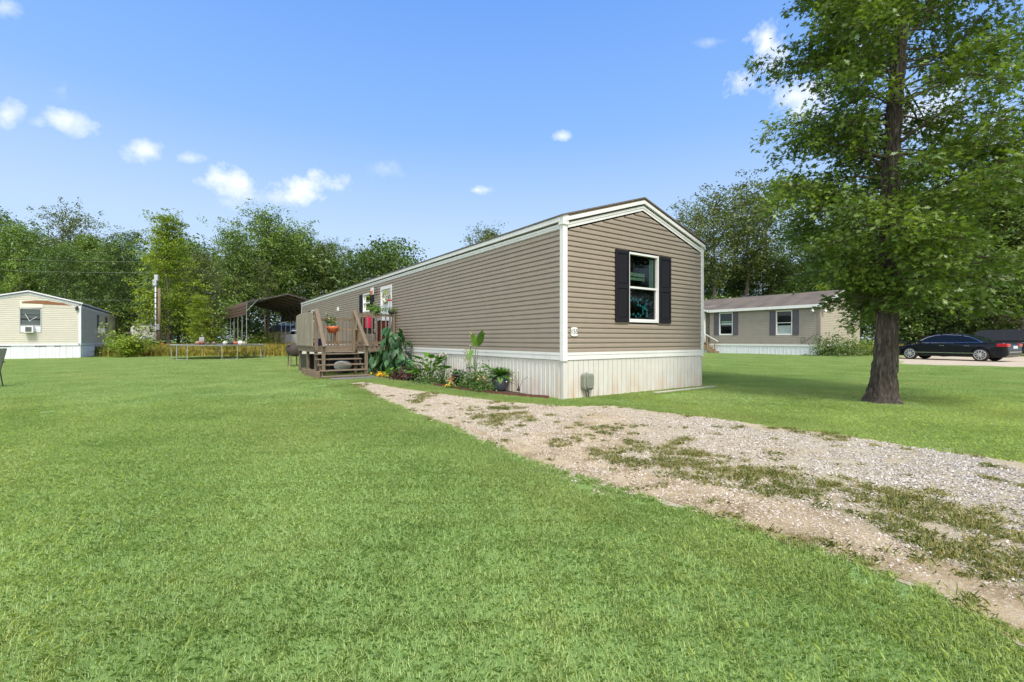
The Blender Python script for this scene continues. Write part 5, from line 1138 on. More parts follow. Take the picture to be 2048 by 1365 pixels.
# ================================================================== garden plants
def heart(n, L_, W_, fold=.25, droop=.5):
    """points of a folded, drooping heart/oval leaf as quads strip, local x = length"""
    t = np.linspace(0, 1, n); w = W_ / 2 * np.sin(np.pi * np.clip(t * .93 + .07, 0, 1)) ** .75 * (1 - .35 * t)
    x = L_ * t * (1 - .15 * droop * t); z = -droop * L_ * t ** 2 * .6
    return x, w, z
def leafplant(name, label, cat, loc, leaves, mname, stemcol='stem', lobe=0.0, extra=None):
    """leaves: list of (base xyz, azimuth, pitch, length, width, droop, stem root xyz)"""
    p = thing(name, label, cat, loc); V = []; Fc = []; T = []; s_ = MB()
    for (b, az, pit, L_, W_, dr_, root) in leaves:
        x, w, z = heart(7, L_, W_, droop=dr_)
        Mx = Matrix.Translation(b) @ Matrix.Rotation(az, 4, 'Z') @ Matrix.Rotation(-pit, 4, 'Y') @ Matrix.Rotation(RNG.normal(0, .25), 4, 'X')
        o = len(V); tint = RNG.uniform(.0, 1)
        for i in range(7):
            wave = .03 * L_ * math.sin(i * 2.1 + b[0] * 9)
            bx_ = x[i] - (lobe * L_ if i == 0 else 0)
            for sgn, k in ((-1, 1.0), (0, 0), (1, 1.0)):
                xx = x[i] - (lobe * L_ * .8 if (i == 0 and sgn) else 0); ww = w[i] if not (i == 0 and lobe) else W_ * .28
                V.append(tuple(Mx @ Vector((xx, sgn * ww, z[i] + abs(sgn) * (ww * .28 + wave)))))
        for i in range(6):
            for j in (0, 1): Fc.append((o + i * 3 + j, o + i * 3 + j + 1, o + (i + 1) * 3 + j + 1, o + (i + 1) * 3 + j)); T.append(tint)
        r0 = Vector(root); r1 = Vector(b); md = (r0 + r1) / 2 + Vector((0, 0, .12 * (r1 - r0).length)) + Vector((RNG.normal(0, .02), RNG.normal(0, .02), 0))
        s_.tube([r0, md, r1], [.012, .009, .005], 5)
    me = bpy.data.meshes.new('leaves'); me.from_pydata(V, [], Fc); a = me.attributes.new('tint', 'FLOAT', 'FACE'); a.data.foreach_set('value', T)
    fin('leaves', me, M[mname], p, smooth=True); s_.build('stems', M[stemcol], p)
    return p
def ab_leaf(n, h0, h1, rad, L0, L1, ratio, pit, droop, up=False):
    out = []
    for i in range(n):
        az = i * 2.4 + RNG.uniform(-.4, .4); h_ = RNG.uniform(h0, h1); rr = rad * RNG.uniform(.35, 1) * (1.2 - .5 * (h_ - h0) / (h1 - h0 + .01)); L_ = RNG.uniform(L0, L1)
        out.append(((rr * math.cos(az), rr * math.sin(az), h_), az, pit + RNG.normal(0, .25), L_, L_ * ratio, droop + RNG.normal(0, .1), (RNG.normal(0, .05), RNG.normal(0, .05), 0)))
    return out
def GA(px, a): # point on ground at local a with pixel column px
    k = (px - CX) / F; xx, yy_ = X0 + UX * a, Y0 + UY * a; b = (k * yy_ - xx) / (-UY - k * UX); return AB(a, b, 0)
e = GA(788, -.55); leafplant('elephant_ear', 'large dark green elephant ear plant leaning on the porch rail', 'plant', e, ab_leaf(84, .3, 1.6, .50, .22, .38, .70, -.75, .7), 'ear', lobe=.22)
e2 = GA(742, -.95); leafplant('elephant_ear', 'smaller elephant ear drooping beside the lower stair post', 'plant', GA(752, -.85), ab_leaf(16, .2, .95, .35, .22, .36, .7, -.6, .7), 'ear', lobe=.22)
e3 = GA(815, -.45); leafplant('elephant_ear', 'low dark green plant between the tall elephant ear and the bright hosta', 'plant', GA(808, -.42), ab_leaf(14, .2, .62, .28, .2, .3, .75, -.3, .5), 'ear', lobe=.2)
leafplant('broad_leaf_plant', 'bright green broad leaved plant in the middle of the garden bed', 'plant', GA(858, -.55), ab_leaf(34, .15, .72, .36, .26, .44, .62, .45, .25), 'broad')
leafplant('broad_leaf_plant', 'small lime green hosta beside the yellow ornament', 'plant', GA(783, -.98), ab_leaf(16, .1, .28, .18, .16, .24, .6, .3, .3), 'broad')
# bird of paradise
bp = GA(950, -.55); P0 = bp
lv = []
for (px, py, az, pit, L_, W_, dr_) in ((950, 694, -1.9, 1.2, .36, .20, .05), (957, 692, -1.1, 1.0, .46, .20, .05), (946, 700, -2.3, -.9, .30, .2, .3), (953, 690, -.6, .95, .40, .17, .2), (948, 738, 2.8, .3, .26, .14, .5), (962, 736, .0, .25, .36, .17, .9), (964, 728, .5, -.2, .30, .17, .8), (958, 748, -.6, .3, .3, .17, .7)):
    Yp = P0.y; lv.append(((((px - CX) / F * Yp - P0.x), 0, hz(py, Yp)), az, pit, L_, W_, dr_, (RNG.normal(0, .03), 0, 0)))
bop = leafplant('tall_broad_leaf_plant', 'tall plant with long stems and upright leaves in front of the white band', 'plant', P0, lv, 'broad')
bits('undergrowth', bop, 900, lambda i: (RNG.normal(0, .17), RNG.normal(0, .12), abs(RNG.normal(.0, .22)) + .03), .07, 'herb')
wsp = thing('wispy_shrub', 'thin wispy stems with tiny leaves rising left of the tall plant', 'shrub', GA(938, -.5)); wz = MB()
fnp = []
for k in range(6):
    x = RNG.normal(0, .05); h_ = RNG.uniform(.7, 1.35); pts = [(x, 0, 0), (x + RNG.normal(0, .03), 0, h_ * .5), (x + RNG.normal(-.03, .06), 0, h_)]; wz.tube(pts, .004, 4); fnp += [(pts[2][0], 0, h_ - q * .3 * RNG.uniform()) for q in range(2)]
wz.build('stems', M['twig'], wsp); bits('leaves', wsp, 150, lambda i: (fnp[i % len(fnp)][0] + RNG.normal(0, .03), RNG.normal(0, .03), fnp[i % len(fnp)][2] + RNG.normal(0, .05)), .045, 'weed')
bits('base_leaves', wsp, 500, lambda i: (RNG.normal(0, .14), RNG.normal(0, .1), abs(RNG.normal(.02, .16))), .06, 'herb')
# rose / low herb, burgundy plant, flowers
def bush(name, label, loc, n, rx, rz_, size, mname, cat='plant', fl=None, nf=0, fs=.05):
    p = thing(name, label, cat, loc); bits('foliage', p, n, lambda i: (RNG.normal(0, rx), RNG.normal(0, rx * .8), abs(RNG.normal(rz_ * .4, rz_ * .5)) + .02), size, mname)
    s_ = MB()
    for k in range(7): a = RNG.uniform(0, 6.28); s_.tube([(0, 0, 0), (math.cos(a) * rx * .5, math.sin(a) * rx * .5, rz_ * .5), (math.cos(a) * rx, math.sin(a) * rx, rz_)], .005, 4)
    s_.build('stems', M['twig'], p)
    if fl: bits('blossoms', p, nf, lambda i: (RNG.normal(0, rx * .9), RNG.normal(-rx * .4, rx * .5), rz_ * .6 + abs(RNG.normal(0, rz_ * .4))), fs, fl, asp=.95)
    return p
bush('rose_bush', 'leafy rose with peach blooms right of the tall stemmed plant', GA(968, -.62), 900, .13, .30, .05, 'herb', fl='pinkfl', nf=10, fs=.07)
bush('burgundy_plant', 'low burgundy leaved plant between elephant ear and broad leaved plant', GA(812, -.85), 500, .2, .2, .11, 'purple')
bush('flowering_herb', 'dark herb dotted with tiny white flowers left of the broad leaved plant', GA(830, -.6), 500, .18, .45, .06, 'ear', fl='whitefl', nf=26, fs=.02)
bush('flowering_herb', 'low herb with tiny white flowers in front of the broad leaved plant', GA(858, -.85), 500, .24, .25, .06, 'herb', fl='whitefl', nf=40, fs=.02)
bush('flowering_herb', 'sparse herb with white flowers under the lily', GA(885, -.55), 320, .12, .35, .06, 'herb', fl='whitefl', nf=22, fs=.022)
bush('marigold', 'small marigold with yellow blooms in front of the black pot', GA(904, -.85), 160, .10, .09, .05, 'herb', 'flower', fl='yellow', nf=12, fs=.06)
bush('marigold', 'orange brown marigold at the edge of the black pot', GA(902, -.6), 120, .05, .22, .05, 'weed', 'flower', fl='orange', nf=10, fs=.05)
ly = thing('lily', 'single pale yellow lily on a tall stem against the skirting', 'flower', GA(886, -.3)); MB().tube([(0, 0, 0), (.01, 0, .4), (0, 0, .74)], .006, 5).build('stem', M['stem'], ly)
bits('petals', ly, 26, lambda i: (.09 * math.cos(i) , .04 * math.sin(i), .76 + RNG.normal(0, .02)), .12, 'cream', asp=.4)
yo = thing('yellow_flower_ornament', 'yellow flower heap on the soil at the foot of the stairs', 'flowers', GA(762, -1.18)); bits('blossoms', yo, 130, lambda i: (RNG.normal(0, .11), RNG.normal(0, .07), .03 + abs(RNG.normal(.04, .05))), .07, 'yellow', asp=.8); bits('leaves', yo, 50, lambda i: (RNG.normal(0, .12), RNG.normal(0, .08), .02 + abs(RNG.normal(0, .04))), .07, 'herb')
# black pot, blue-grey pot with sago palm
bpn = GA(915, -.38); p = thing('black_plant_pot', 'black plastic plant pot against the skirting', 'plant pot', bpn); MB().lathe([(.13, 0), (.155, .25), (.17, .26), (.17, .30), (.15, .30), (.14, .26), (.01, .25)], n=20).build('pot', M['blackpot'], p, smooth=True)
bits('leaves', p, 90, lambda i: (RNG.normal(0, .09), RNG.normal(0, .08), .30 + abs(RNG.normal(0, .05))), .09, 'ear')
sp = G(999, 783); p = thing('glazed_pot', 'blue grey ribbed glazed pot in front of the skirting', 'plant pot', (sp.x, sp.y, 0))
MB().lathe([(.12, 0), (.165, .05), (.182, .16), (.178, .27), (.168, .30), (.182, .315), (.182, .34), (.165, .345), (.15, .32), (.01, .31)], n=28).build('pot', M['pot'], p, smooth=True)
sg = thing('sago_palm', 'spiky green sago palm growing in the glazed pot', 'palm', (sp.x, sp.y, .31)); V = []; T = []
for f_i in range(44):
    az = f_i * 2.4; el_ = R(RNG.uniform(15, 75)); L_ = RNG.uniform(.30, .46); d0_ = Vector((math.cos(az), math.sin(az), 0)); pr_ = Vector((0, 0, 0.02)); side = Vector((-math.sin(az), math.cos(az), 0)); tint = RNG.uniform()
    for j in range(26):
        t = j / 26; e_ = el_ - t * 1.25; pr_ = pr_ + (d0_ * math.cos(e_) + Vector((0, 0, math.sin(e_)))) * (L_ / 26)
        fw_ = (d0_ * math.cos(e_) + Vector((0, 0, math.sin(e_)))); ll = .085 * math.sin(math.pi * min(1, t * .85 + .15)) 
        for s_ in (-1, 1):
            tip = pr_ + side * s_ * ll + fw_ * ll * .7 + Vector((0, 0, .012)); w2_ = fw_ * .011; mm_ = (pr_ + tip) / 2
            V += [tuple(pr_ - w2_), tuple(mm_ - w2_ * .6), tuple(tip), tuple(mm_ + w2_)]; T.append(tint)
me = polymesh('fronds', np.array(V), 4, {'tint': T}); fin('fronds', me, M['sago'], sg)
MB().lathe([(.03, -.03), (.05, 0), (.03, .05)], n=10).build('trunk', M['bark'], sg)
# solar firefly light
fp = G(1036, 772); ff = thing('solar_firefly_light', 'thin black solar stake light with small white bulbs on wires', 'garden light', GA(1038, -.28))
m = MB(); tips = []
for (px, py) in ((1013, 764), (1028, 750), (1036, 742), (1057, 753), (1022, 757)):
    Yp = ff.location.y; tx, tz2 = (px - CX) / F * Yp - ff.location.x, hz(py, Yp); m.tube([(0, 0, .12), (tx * .35, 0, .16 + (tz2 - .12) * .55), (tx, 0, tz2)], .004, 4); tips.append((tx, 0, tz2))
m.tube([(0, 0, 0), (0, 0, .2)], .008, 6); m.build('wires', M['black'], ff); MB().box(-.05, .02, -.03, .03, .10, .14).build('solar_panel', M['black'], ff)
for t_ in tips: MB().lathe([(.001, -.013), (.012, -.006), (.014, .004), (.001, .014)], t_, 8).build('bulb', M['whitefl'], ff)
ed = MB(); q0 = [(-.62, 1.75), (-.35, .9), (-.10, .35)]
for (a, b), (c, d_) in zip([(-.88, 4.0), (-.82, 2.6), (-.62, 1.6), (-.36, .8)], [(-.82, 2.6), (-.62, 1.6), (-.36, .8), (-.12, .3)]): ed.bar((a, b, .03), (c, d_, .03), .03, .075)
o = ed.build('bed_edging', M['edging']); o.location = (X0, Y0, 0); o.rotation_euler = (0, 0, TH); tag(o, 'low red brown edging board along the front of the garden bed', 'edging')

# ================================================================== trees
OAK = np.array([(0, 0), (.10, .10), (.30, .05), (.34, .30), (.45, .10), (.62, .34), (.68, .10), (1.0, .0), (.68, -.10), (.62, -.34), (.45, -.10), (.34, -.30), (.30, -.05), (.10, -.10)])
RHO = np.array([(0, 0), (.35, .28), (1, 0), (.35, -.28)]); OVA = np.array([(0, 0), (.25, .25), (.65, .22), (1, 0), (.65, -.22), (.25, -.25)])
def leaves_mesh(name, Cn, size, tint, tmpl, up=.6, curl=.18, dirv=None, rng=None):
    r = rng or RNG; n = len(Cn); k = len(tmpl)
    nrm = r.normal(0, 1, (n, 3)); nrm[:, 2] = np.abs(nrm[:, 2]) + up; nrm /= np.linalg.norm(nrm, axis=1)[:, None]
    d = r.normal(0, 1, (n, 3)) if dirv is None else dirv + r.normal(0, .6, (n, 3))
    d -= nrm * (d * nrm).sum(1)[:, None]; d /= np.linalg.norm(d, axis=1)[:, None] + 1e-9
    e_ = np.cross(nrm, d); s_ = (size * r.uniform(.65, 1.25, n))[:, None]
    V = np.zeros((n, k, 3))
    for j, (x, y) in enumerate(tmpl): V[:, j] = Cn + d * s_ * x + e_ * s_ * y - nrm * s_ * (curl * x * x - .25 * abs(y))
    return polymesh(name, V.reshape(-1, 3), k, {'tint': tint})
def limb(m, p0, az, el0, L_, r0, droop=.0, n=6, wob=.08):
    pts = [Vector(p0)]; e_ = el0; a_ = az
    for i in range(n):
        a_ += RNG.normal(0, wob); e_ += RNG.normal(0, wob) - droop / n
        pts.append(pts[-1] + Vector((math.cos(a_) * math.cos(e_), math.sin(a_) * math.cos(e_), math.sin(e_))) * (L_ / n))
    if m is not None: m.tube(pts, [max(r0 * (1 - i / (n + .3)), .004) for i in range(n + 1)], 6 if r0 > .03 else 4, cap=False)
    return pts
# ---- the big oak near the camera
oakp = G(1764, 806); oak = thing('oak_tree', 'big oak with rugged dark trunk and lobed leaves standing alone on the right lawn', 'tree', (oakp.x, oakp.y, 0))
def trunk_mesh(r_fn, axis_fn, Ht, nz_=420, na=110, bark=.034):
    m = MB(); 
    for i in range(nz_ + 1):
        z = Ht * i / nz_; c = axis_fn(z); r = r_fn(z)
        for j in range(na):
            t = 2 * math.pi * j / na; flare = 1 + .12 * math.sin(t * 5 + 1) * max(0, 1 - z / .5)
            cr_ = mnoise.noise((math.cos(t) * r * 30, math.sin(t) * r * 30, z * 4.5)); cr2 = mnoise.noise((math.cos(t) * r * 75, math.sin(t) * r * 75, z * 14))
            rr = r * flare + bark * (abs(cr_) * 1.6 - .35) + bark * .4 * cr2
            m.v.append((c[0] + rr * math.cos(t), c[1] + rr * math.sin(t), z - .03))
    for i in range(nz_):
        for j in range(na): m.f.append((i * na + j, i * na + (j + 1) % na, (i + 1) * na + (j + 1) % na, (i + 1) * na + j))
    return m
HT = 10.5
axf = lambda z: (.047 * z + .05 * math.sin(z * .9), .04 * math.sin(z * .7))
rfn = lambda z: .175 * (1 - z / 15.5) + .11 * math.exp(-z / .2) + .03 * math.exp(-z / .8)
trunk_mesh(rfn, axf, HT).build('trunk', M['bark'], oak, smooth=True, fix=False)
bm_ = MB(); CC = []; DD = []; TT = []
def crown_R(z, az):
    left = 1.98 + .22 * math.sin(z * 2.1)
    lw_ = min(1, 1.3 * max(0, .25 - math.cos(az))); low = min(1, max(0, (z - 2.55) / .9))
    left = left * (1 - lw_) + lw_ * (.42 + (left - .42) * low)
    if math.sin(az) < 0: left *= 1 - .22 * -math.sin(az)
    if z > 6.3: left *= 1 - (z - 6.3) * .045
    return left * (1 + .55 * max(0, math.cos(az))) * (1 + .10 * math.sin(az * 3 + z))
nl = 175
for i in range(nl):
    z0 = 1.85 + (HT - 2.3) * (i / nl) ** 1.0; az = i * 2.39996 + RNG.normal(0, .2)
    if z0 > 4.3 and math.sin(az) < -.72 and RNG.uniform() < .75: continue
    Rr = crown_R(z0 + .3, az) * RNG.uniform(.62, 1.0)
    c = axf(z0); el0 = RNG.uniform(-.05, .85) if z0 > 2.8 else RNG.uniform(-.05, .3)
    pts = limb(bm_, (c[0] + math.cos(az) * .12, c[1] + math.sin(az) * .12, z0), az, el0, Rr * 1.05, (.017 + .014 * RNG.uniform() ** 2) * (1 if z0 > 2.6 else .8), droop=(.8 if math.cos(az) > .2 else .3) if z0 < 3.0 else .35, n=8)
    for k in range(2, 9):
        for s_ in range(4 if k > 3 else 3):
            ta = az + RNG.choice([-1, 1]) * RNG.uniform(.3, 1.5); L_ = RNG.uniform(.25, .55) * (1.1 - .05 * k)
            tp_ = limb(bm_, pts[k], ta, RNG.uniform(-.25, .5), L_, .007, droop=.5, n=3, wob=.2)
            tcl = RNG.uniform(0, 1) * .5 + .25
            for q in range(16):
                j = RNG.uniform(.6, 3.0); a_ = tp_[int(min(j, 2.99))].lerp(tp_[min(int(min(j, 2.99)) + 1, 3)], j % 1)
                CC.append(tuple(a_ + Vector(RNG.normal(0, .095, 3)))); DD.append((math.cos(ta), math.sin(ta), -.25)); TT.append(tcl + RNG.normal(0, .16))
bm_.build('branches', M['twig'], oak, smooth=True, fix=False)
CC = np.array(CC); DD = np.array(DD); TT = np.array(TT).clip(0, 1)
ok_ = (CC[:, 2] > 1.62) | ((CC[:, 2] > 1.2) & (CC[:, 0] > .35) & (CC[:, 0] < 1.0)); ok_ &= (CC[:, 0] > -.25) | (CC[:, 2] > 1.95 + .30 * np.abs(CC[:, 0])); CC, DD, TT = CC[ok_], DD[ok_], TT[ok_]
fin('crown', leaves_mesh('crown', CC, .118, TT, OAK, up=.7, dirv=DD), M['leaf_main'], oak)
print('oak leaves', len(CC))

# ---- tree kinds for the tree line
def make_tree(seed, Ht, Rc, h0, mname, kind='broad', nleaf=9000, size=.24, tmpl=RHO, up=.5, clump=.55):
    global RNG
    old = RNG; RNG = np.random.default_rng(seed)
    tm = MB(); r0 = Ht * .013 + .05
    ax_ = [Vector((0, 0, 0))]
    for i in range(10): ax_.append(Vector((ax_[-1].x + RNG.normal(0, .07), ax_[-1].y + RNG.normal(0, .07), Ht * (i + 1) / 10)))
    tm.tube(ax_, [r0 * (1.25 if i == 0 else 1) * (1 - i / 10.6) for i in range(11)], 9, cap=False)
    Cn = []; nb = 46 if kind != 'sparse' else 30
    for i in range(nb):
        f = (i + RNG.uniform()) / nb; z = h0 + (Ht - h0) * f; j = int(min(z / Ht * 10, 9.99)); base = ax_[j].lerp(ax_[j + 1], z / Ht * 10 - j)
        if kind == 'broad': rr = Rc * math.sqrt(max(.05, 1 - ((f - .38) / .66) ** 2))
        elif kind == 'cone': rr = Rc * (1.05 - f * .85)
        elif kind == 'layer': rr = Rc * (1.0 - .62 * f) * (1 + .25 * math.sin(f * 20))
        else: rr = Rc * math.sqrt(max(.08, 1 - ((f - .55) / .52) ** 2)) * RNG.uniform(.7, 1.1)
        az = i * 2.4 + RNG.normal(0, .3); el0 = {'broad': .55, 'cone': .1, 'layer': .18, 'sparse': .8}[kind] + RNG.normal(0, .15)
        L_ = rr * RNG.uniform(.7, 1.08) / max(.6, math.cos(el0)); pts = limb(tm, base, az, el0, L_, .028 * Ht / 12, droop={'broad': .4, 'cone': .2, 'layer': .5, 'sparse': .3}[kind], n=5, wob=.12)
        for k in range(1, 6):
            nt_ = {'broad': 4, 'cone': 4, 'layer': 4, 'sparse': 3}[kind] if k > 1 else 2
            for q in range(nt_):
                sp_ = rr * .22 + .25; Cn.append((pts[k] + Vector((RNG.normal(0, sp_), RNG.normal(0, sp_), RNG.normal(.05, sp_ * (.35 if kind == 'layer' else .7)))), RNG.uniform(.15, .85)))
    per = max(4, int(nleaf / len(Cn))); P_ = []; T_ = []
    for c, t in Cn:
        sg_ = clump * RNG.uniform(.5, 1.0)
        for q in range(per):
            P_.append((c[0] + RNG.normal(0, sg_ * .62), c[1] + RNG.normal(0, sg_ * .62), c[2] + RNG.normal(0, sg_ * (.22 if kind == 'layer' else .42)))); T_.append(t + RNG.normal(0, .15))
    P_ = np.array(P_); T_ = np.array(T_).clip(0, 1)
    lm = leaves_mesh('crown', P_, size, T_, tmpl, up=up, rng=RNG); tme = bpy.data.meshes.new('trunk'); tme.from_pydata(tm.v, [], tm.f); tme.polygons.foreach_set('use_smooth', [True] * len(tme.polygons)); tme.materials.append(M['farbark']); lm.materials.append(M[mname])
    RNG = old; return (tme, lm, Ht, Rc)
K = {}
K['A'] = make_tree(11, 12, 3.6, 1.5, 'leaf_a', 'broad', 21000, .22)
K['H'] = make_tree(21, 12, 3.7, 3.6, 'leaf_a', 'broad', 19000, .22)
K['B'] = make_tree(12, 12, 3.2, 1.0, 'leaf_b', 'broad', 21000, .21)
K['C'] = make_tree(13, 12, 2.9, .8, 'leaf_a', 'cone', 19000, .21)
K['D'] = make_tree(14, 12, 3.2, 2.4, 'leaf_y', 'layer', 15000, .22, up=1.2)
K['E'] = make_tree(15, 12, 2.7, 5.5, 'leaf_o', 'sparse', 7500, .20, clump=.5)
K['F'] = make_tree(16, 12, 3.4, 1.2, 'leaf_o', 'broad', 18000, .22)
K['G'] = make_tree(17, 12, 2.2, 4.8, 'leaf_b', 'sparse', 7000, .19, clump=.45)
def plant_tree(kind, px, topy, Y, wscale, label, name='tree', group=None, fac=1.14):
    tme, lm, Ht, Rc = K[kind]; p = at(px, Y); h_ = hz(topy, Y); t = thing(name, label, 'tree', p, RNG.uniform(0, 6.28), group)
    s_ = h_ / (Ht * fac); t.scale = (wscale * s_, wscale * s_, s_)
    for nm, me in (('trunk', tme), ('crown', lm)): o = bpy.data.objects.new(nm, me); C.objects.link(o); o.parent = t
    return t
GL, GR = 'trees lining the left background', 'trees lining the right background'
left = [
 ('B', -30, 395, 42, 1.0, 'dark full tree at the left edge of the photo behind the cream home'),
 ('A', 35, 436, 40, .85, 'rounded green tree just inside the left edge above the cream gable peak'),
 ('F', 88, 462, 44, .9, 'olive green tree above the window of the cream home'),
 ('E', 150, 414, 48, .9, 'thin topped dark tree poking above the tree line over the cream home'),
 ('B', 128, 472, 40, .85, 'dark rounded tree above the right part of the cream gable'),
 ('C', 190, 452, 45, .9, 'green tree right of the thin topped tree over the cream home'),
 ('B', 232, 462, 43, .8, 'dark tree behind the satellite dish'),
 ('G', 262, 440, 49, .9, 'sparse dark tree left of the tall yellow green tree'),
 ('D', 338, 396, 41, .82, 'tall yellow green tree with layered branches behind the service pole'),
 ('A', 358, 470, 50, .8, 'green tree right of the tall layered tree'),
 ('F', 398, 488, 46, .8, 'dull olive tree left of the broad tree over the carport'),
 ('D', 400, 575, 39.5, .9, 'low yellow green tree in front of the dark thicket left of the carport'),
 ('H', 470, 452, 52, .72, 'left half of the broad green trees over the carport'),
 ('H', 535, 416, 56, .85, 'tallest broad green tree behind the carport roof'),
 ('H', 592, 446, 57, .8, 'tree with pointed top right of the tallest broad tree over the carport'),
 ('F', 640, 474, 58, .85, 'open olive tree over the far end of the taupe roof'),
 ('G', 672, 468, 62, .9, 'dark spindly tree right of the open olive tree'),
 ('B', 700, 520, 60, .9, 'low dark tree behind the taupe roof line'),
 ('G', 738, 486, 58, 1.0, 'round headed tree with visible trunk above the taupe roof'),
 ('F', 786, 497, 60, .78, 'rounded brownish green tree, last one above the sloping taupe roof'),
 ('E', 530, 520, 52.5, .6, 'thin tree whose grey trunk stands under the carport roof'),
]
for k, px, ty, Y, ws, lb in left: plant_tree(k, px, ty, Y, ws, lb, group=GL)
plant_tree('F', 975, 443, 62, .8, 'single tree top showing above the middle of the taupe roof')
right = [
 ('E', 1385, 425, 50, .8, 'thin dark tree just right of the gable eave'),
 ('E', 1425, 402, 52, 1.0, 'tall thin tree above the left end of the greige roof'),
 ('E', 1490, 380, 54, 1.05, 'tall open tree with bare grey trunks above the greige roof'),
 ('G', 1545, 374, 56, 1.1, 'open topped tree left of the big oak crown'),
 ('G', 1462, 430, 60, .9, 'farther sparse tree between the two tall thin trees'),
 ('B', 1400, 520, 56, .9, 'low dark tree filling in behind the gable corner'),
 ('B', 1475, 530, 58, .95, 'low dark tree behind the middle of the greige roof'),
 ('F', 1560, 520, 54, .9, 'olive tree behind the right part of the greige roof'),
 ('B', 1615, 440, 50, .8, 'dark tree between greige roof ridge and big oak'),
 ('A', 1690, 430, 48, .9, 'green tree behind the gable of the greige house'),
 ('B', 1760, 400, 46, .9, 'dark tree straight behind the big oak trunk'),
 ('A', 1840, 380, 44, .85, 'green tree right of the big oak trunk behind the sedan'),
 ('B', 1920, 360, 42, .85, 'dark tree above the roof of the black sedan'),
 ('F', 1990, 330, 40, .85, 'olive tree above the black SUV'),
 ('A', 2050, 300, 38, .9, 'full green tree at the right edge of the photo'),
 ('B', 2120, 280, 38, .9, 'dark tree just past the right edge'),
 ('D', 1650, 560, 44, .6, 'yellowish low tree beside the ridge of the greige house'),
]
for k, px, ty, Y, ws, lb in right: plant_tree(k, px, ty, Y, ws, lb, group=GR, fac=1.07)
# the wood behind, reading as one mass
def wood(name, label, pxs, Y0_, Y1_, topf, n, mname, size=.42):
    nc = n // 28; P_ = []; T_ = []
    for i in range(nc):
        px = RNG.uniform(*pxs); Y = RNG.uniform(Y0_, Y1_)
        if 250 < px < 318 and Y < 50: continue
        top = hz(topf(px), Y); z = RNG.uniform(.2, 1) ** .8 * top; c = at(px, Y, z); t = RNG.uniform(.0, .8)
        P_.append(np.c_[RNG.normal(c.x, .8, 28), RNG.normal(c.y, .8, 28), RNG.normal(c.z, .45, 28)]); T_.append(np.clip(t + RNG.normal(0, .15, 28), 0, 1))
    P_ = np.concatenate(P_); P_[:, 2] = np.maximum(P_[:, 2], .15); T_ = np.concatenate(T_); me = leaves_mesh(name, P_, size, T_, RHO, up=.4)
    return tag(fin(name, me, M[mname]), label, None, None, 'stuff')
wood('woodland', 'dark woodland mass behind the left tree line', (-120, 830), 54, 68, lambda x: 500 + 20 * math.sin(x * .03), 70000, 'leaf_b')
wood('woodland', 'dark woodland mass behind the right tree line', (1330, 2250), 56, 70, lambda x: 520 + 18 * math.sin(x * .04) - max(0, x - 1600) * .3, 60000, 'leaf_b')
wood('undergrowth', 'bushy undergrowth below the left tree line', (-60, 470), 41.5, 52, lambda x: 618 + 18 * math.sin(x * .05), 42000, 'leaf_a', .26)
wood('undergrowth', 'dark bushes seen far behind the carport', (470, 660), 68, 74, lambda x: 640, 12000, 'leaf_b', .3)
wood('undergrowth', 'bushy undergrowth below the right tree line', (1380, 2200), 42, 54, lambda x: 615 + 15 * math.sin(x * .06), 36000, 'leaf_b', .28)
# dead reddish branch patch left of the carport
p = thing('dead_shrub', 'shrub with rusty dead leaves left of the carport', 'shrub', at(415, 40.5)); bits('foliage', p, 700, lambda i: (RNG.normal(0, .5), RNG.normal(0, .4), 2.6 + RNG.normal(0, .6)), .14, 'purple'); MB().tube([(0, 0, 0), (.1, 0, 1.5), (-.1, 0, 3)], .04, 5).build('trunk', M['farbark'], p)
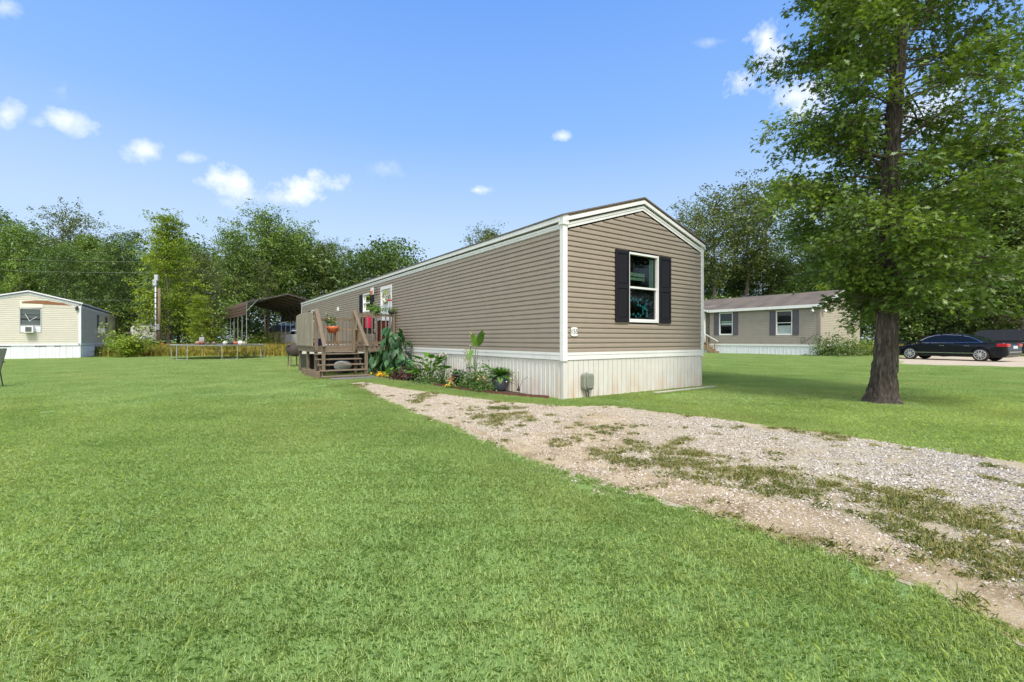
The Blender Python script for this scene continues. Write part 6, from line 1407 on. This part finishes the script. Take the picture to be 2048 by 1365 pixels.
# small maple by the cream home
mp_ = at(257, 29.6); t = thing('young_maple', 'young maple bush beside the rear corner of the cream home', 'tree', (mp_.x, 29.6, 0)); m = MB(); Cn = []
for i in range(26):
    az = i * 2.4; pts = limb(m, (RNG.normal(0, .12), RNG.normal(0, .12), RNG.uniform(0, .5)), az, RNG.uniform(.5, 1.35), RNG.uniform(.7, 2.3) if i % 3 else RNG.uniform(1.8, 2.7), .02, droop=.2, n=5, wob=.12)
    for k in range(1, 6): Cn += [pts[k]] * 1
Cn = [c for c in Cn if abs(c.x) < .72 - .12 * max(0, c.z - 1)]
m.build('stems', M['twig'], t, fix=False); P_ = np.array([tuple(c + Vector(RNG.normal(0, .16, 3))) for c in Cn for _ in range(34)]); P_[:, 2] = np.clip(P_[:, 2], .1, 9)
fin('foliage', leaves_mesh('foliage', P_, .15, np.clip(RNG.normal(.55, .25, len(P_)), 0, 1), OVA, up=.5), M['leaf_y'], t)
# shrubs at the greige house corner
def shrub(name, label, px, Y, h_, r, n, mname, size=.13):
    p = at(px, Y); t = thing(name, label, 'shrub', p); m = MB(); P_ = []
    for i in range(14):
        pts = limb(m, (RNG.normal(0, .1), RNG.normal(0, .1), 0), i * 2.4, RNG.uniform(.4, 1.3), h_ * RNG.uniform(.7, 1.15), .02, droop=.6, n=5, wob=.15)
        for k in range(1, 6): P_ += [tuple(pts[k] + Vector(RNG.normal(0, r * .16, 3))) for _ in range(n // 70)]
    m.build('stems', M['twig'], t, fix=False); P_ = np.array(P_); P_[:, 2] = np.clip(P_[:, 2], .05, 99)
    fin('foliage', leaves_mesh('foliage', P_, size, np.clip(RNG.normal(.5, .25, len(P_)), 0, 1), OVA, up=.4), M[mname], t); return t
shrub('shrub', 'upright dark shrub at the corner of the greige house', 1657, 32.0, 1.7, 1.0, 2000, 'leaf_b')
shrub('shrub', 'arching pale green shrub against the greige gable wall', 1690, 32.3, 1.5, 1.8, 2600, 'leaf_o')
shrub('shrub', 'low spreading shrub between the greige house and the big oak trunk', 1725, 33.5, 1.3, 2.2, 2600, 'leaf_a')
shrub('shrub', 'bright bush in tall grass under the carport beside the grey trunk', 512, 42, 2.2, 2.5, 2600, 'leaf_y', .2)
shrub('shrub', 'weedy bush at the foot of the cream skirting by the young maple', 232, 31.5, 1.0, 1.2, 1200, 'leaf_a')
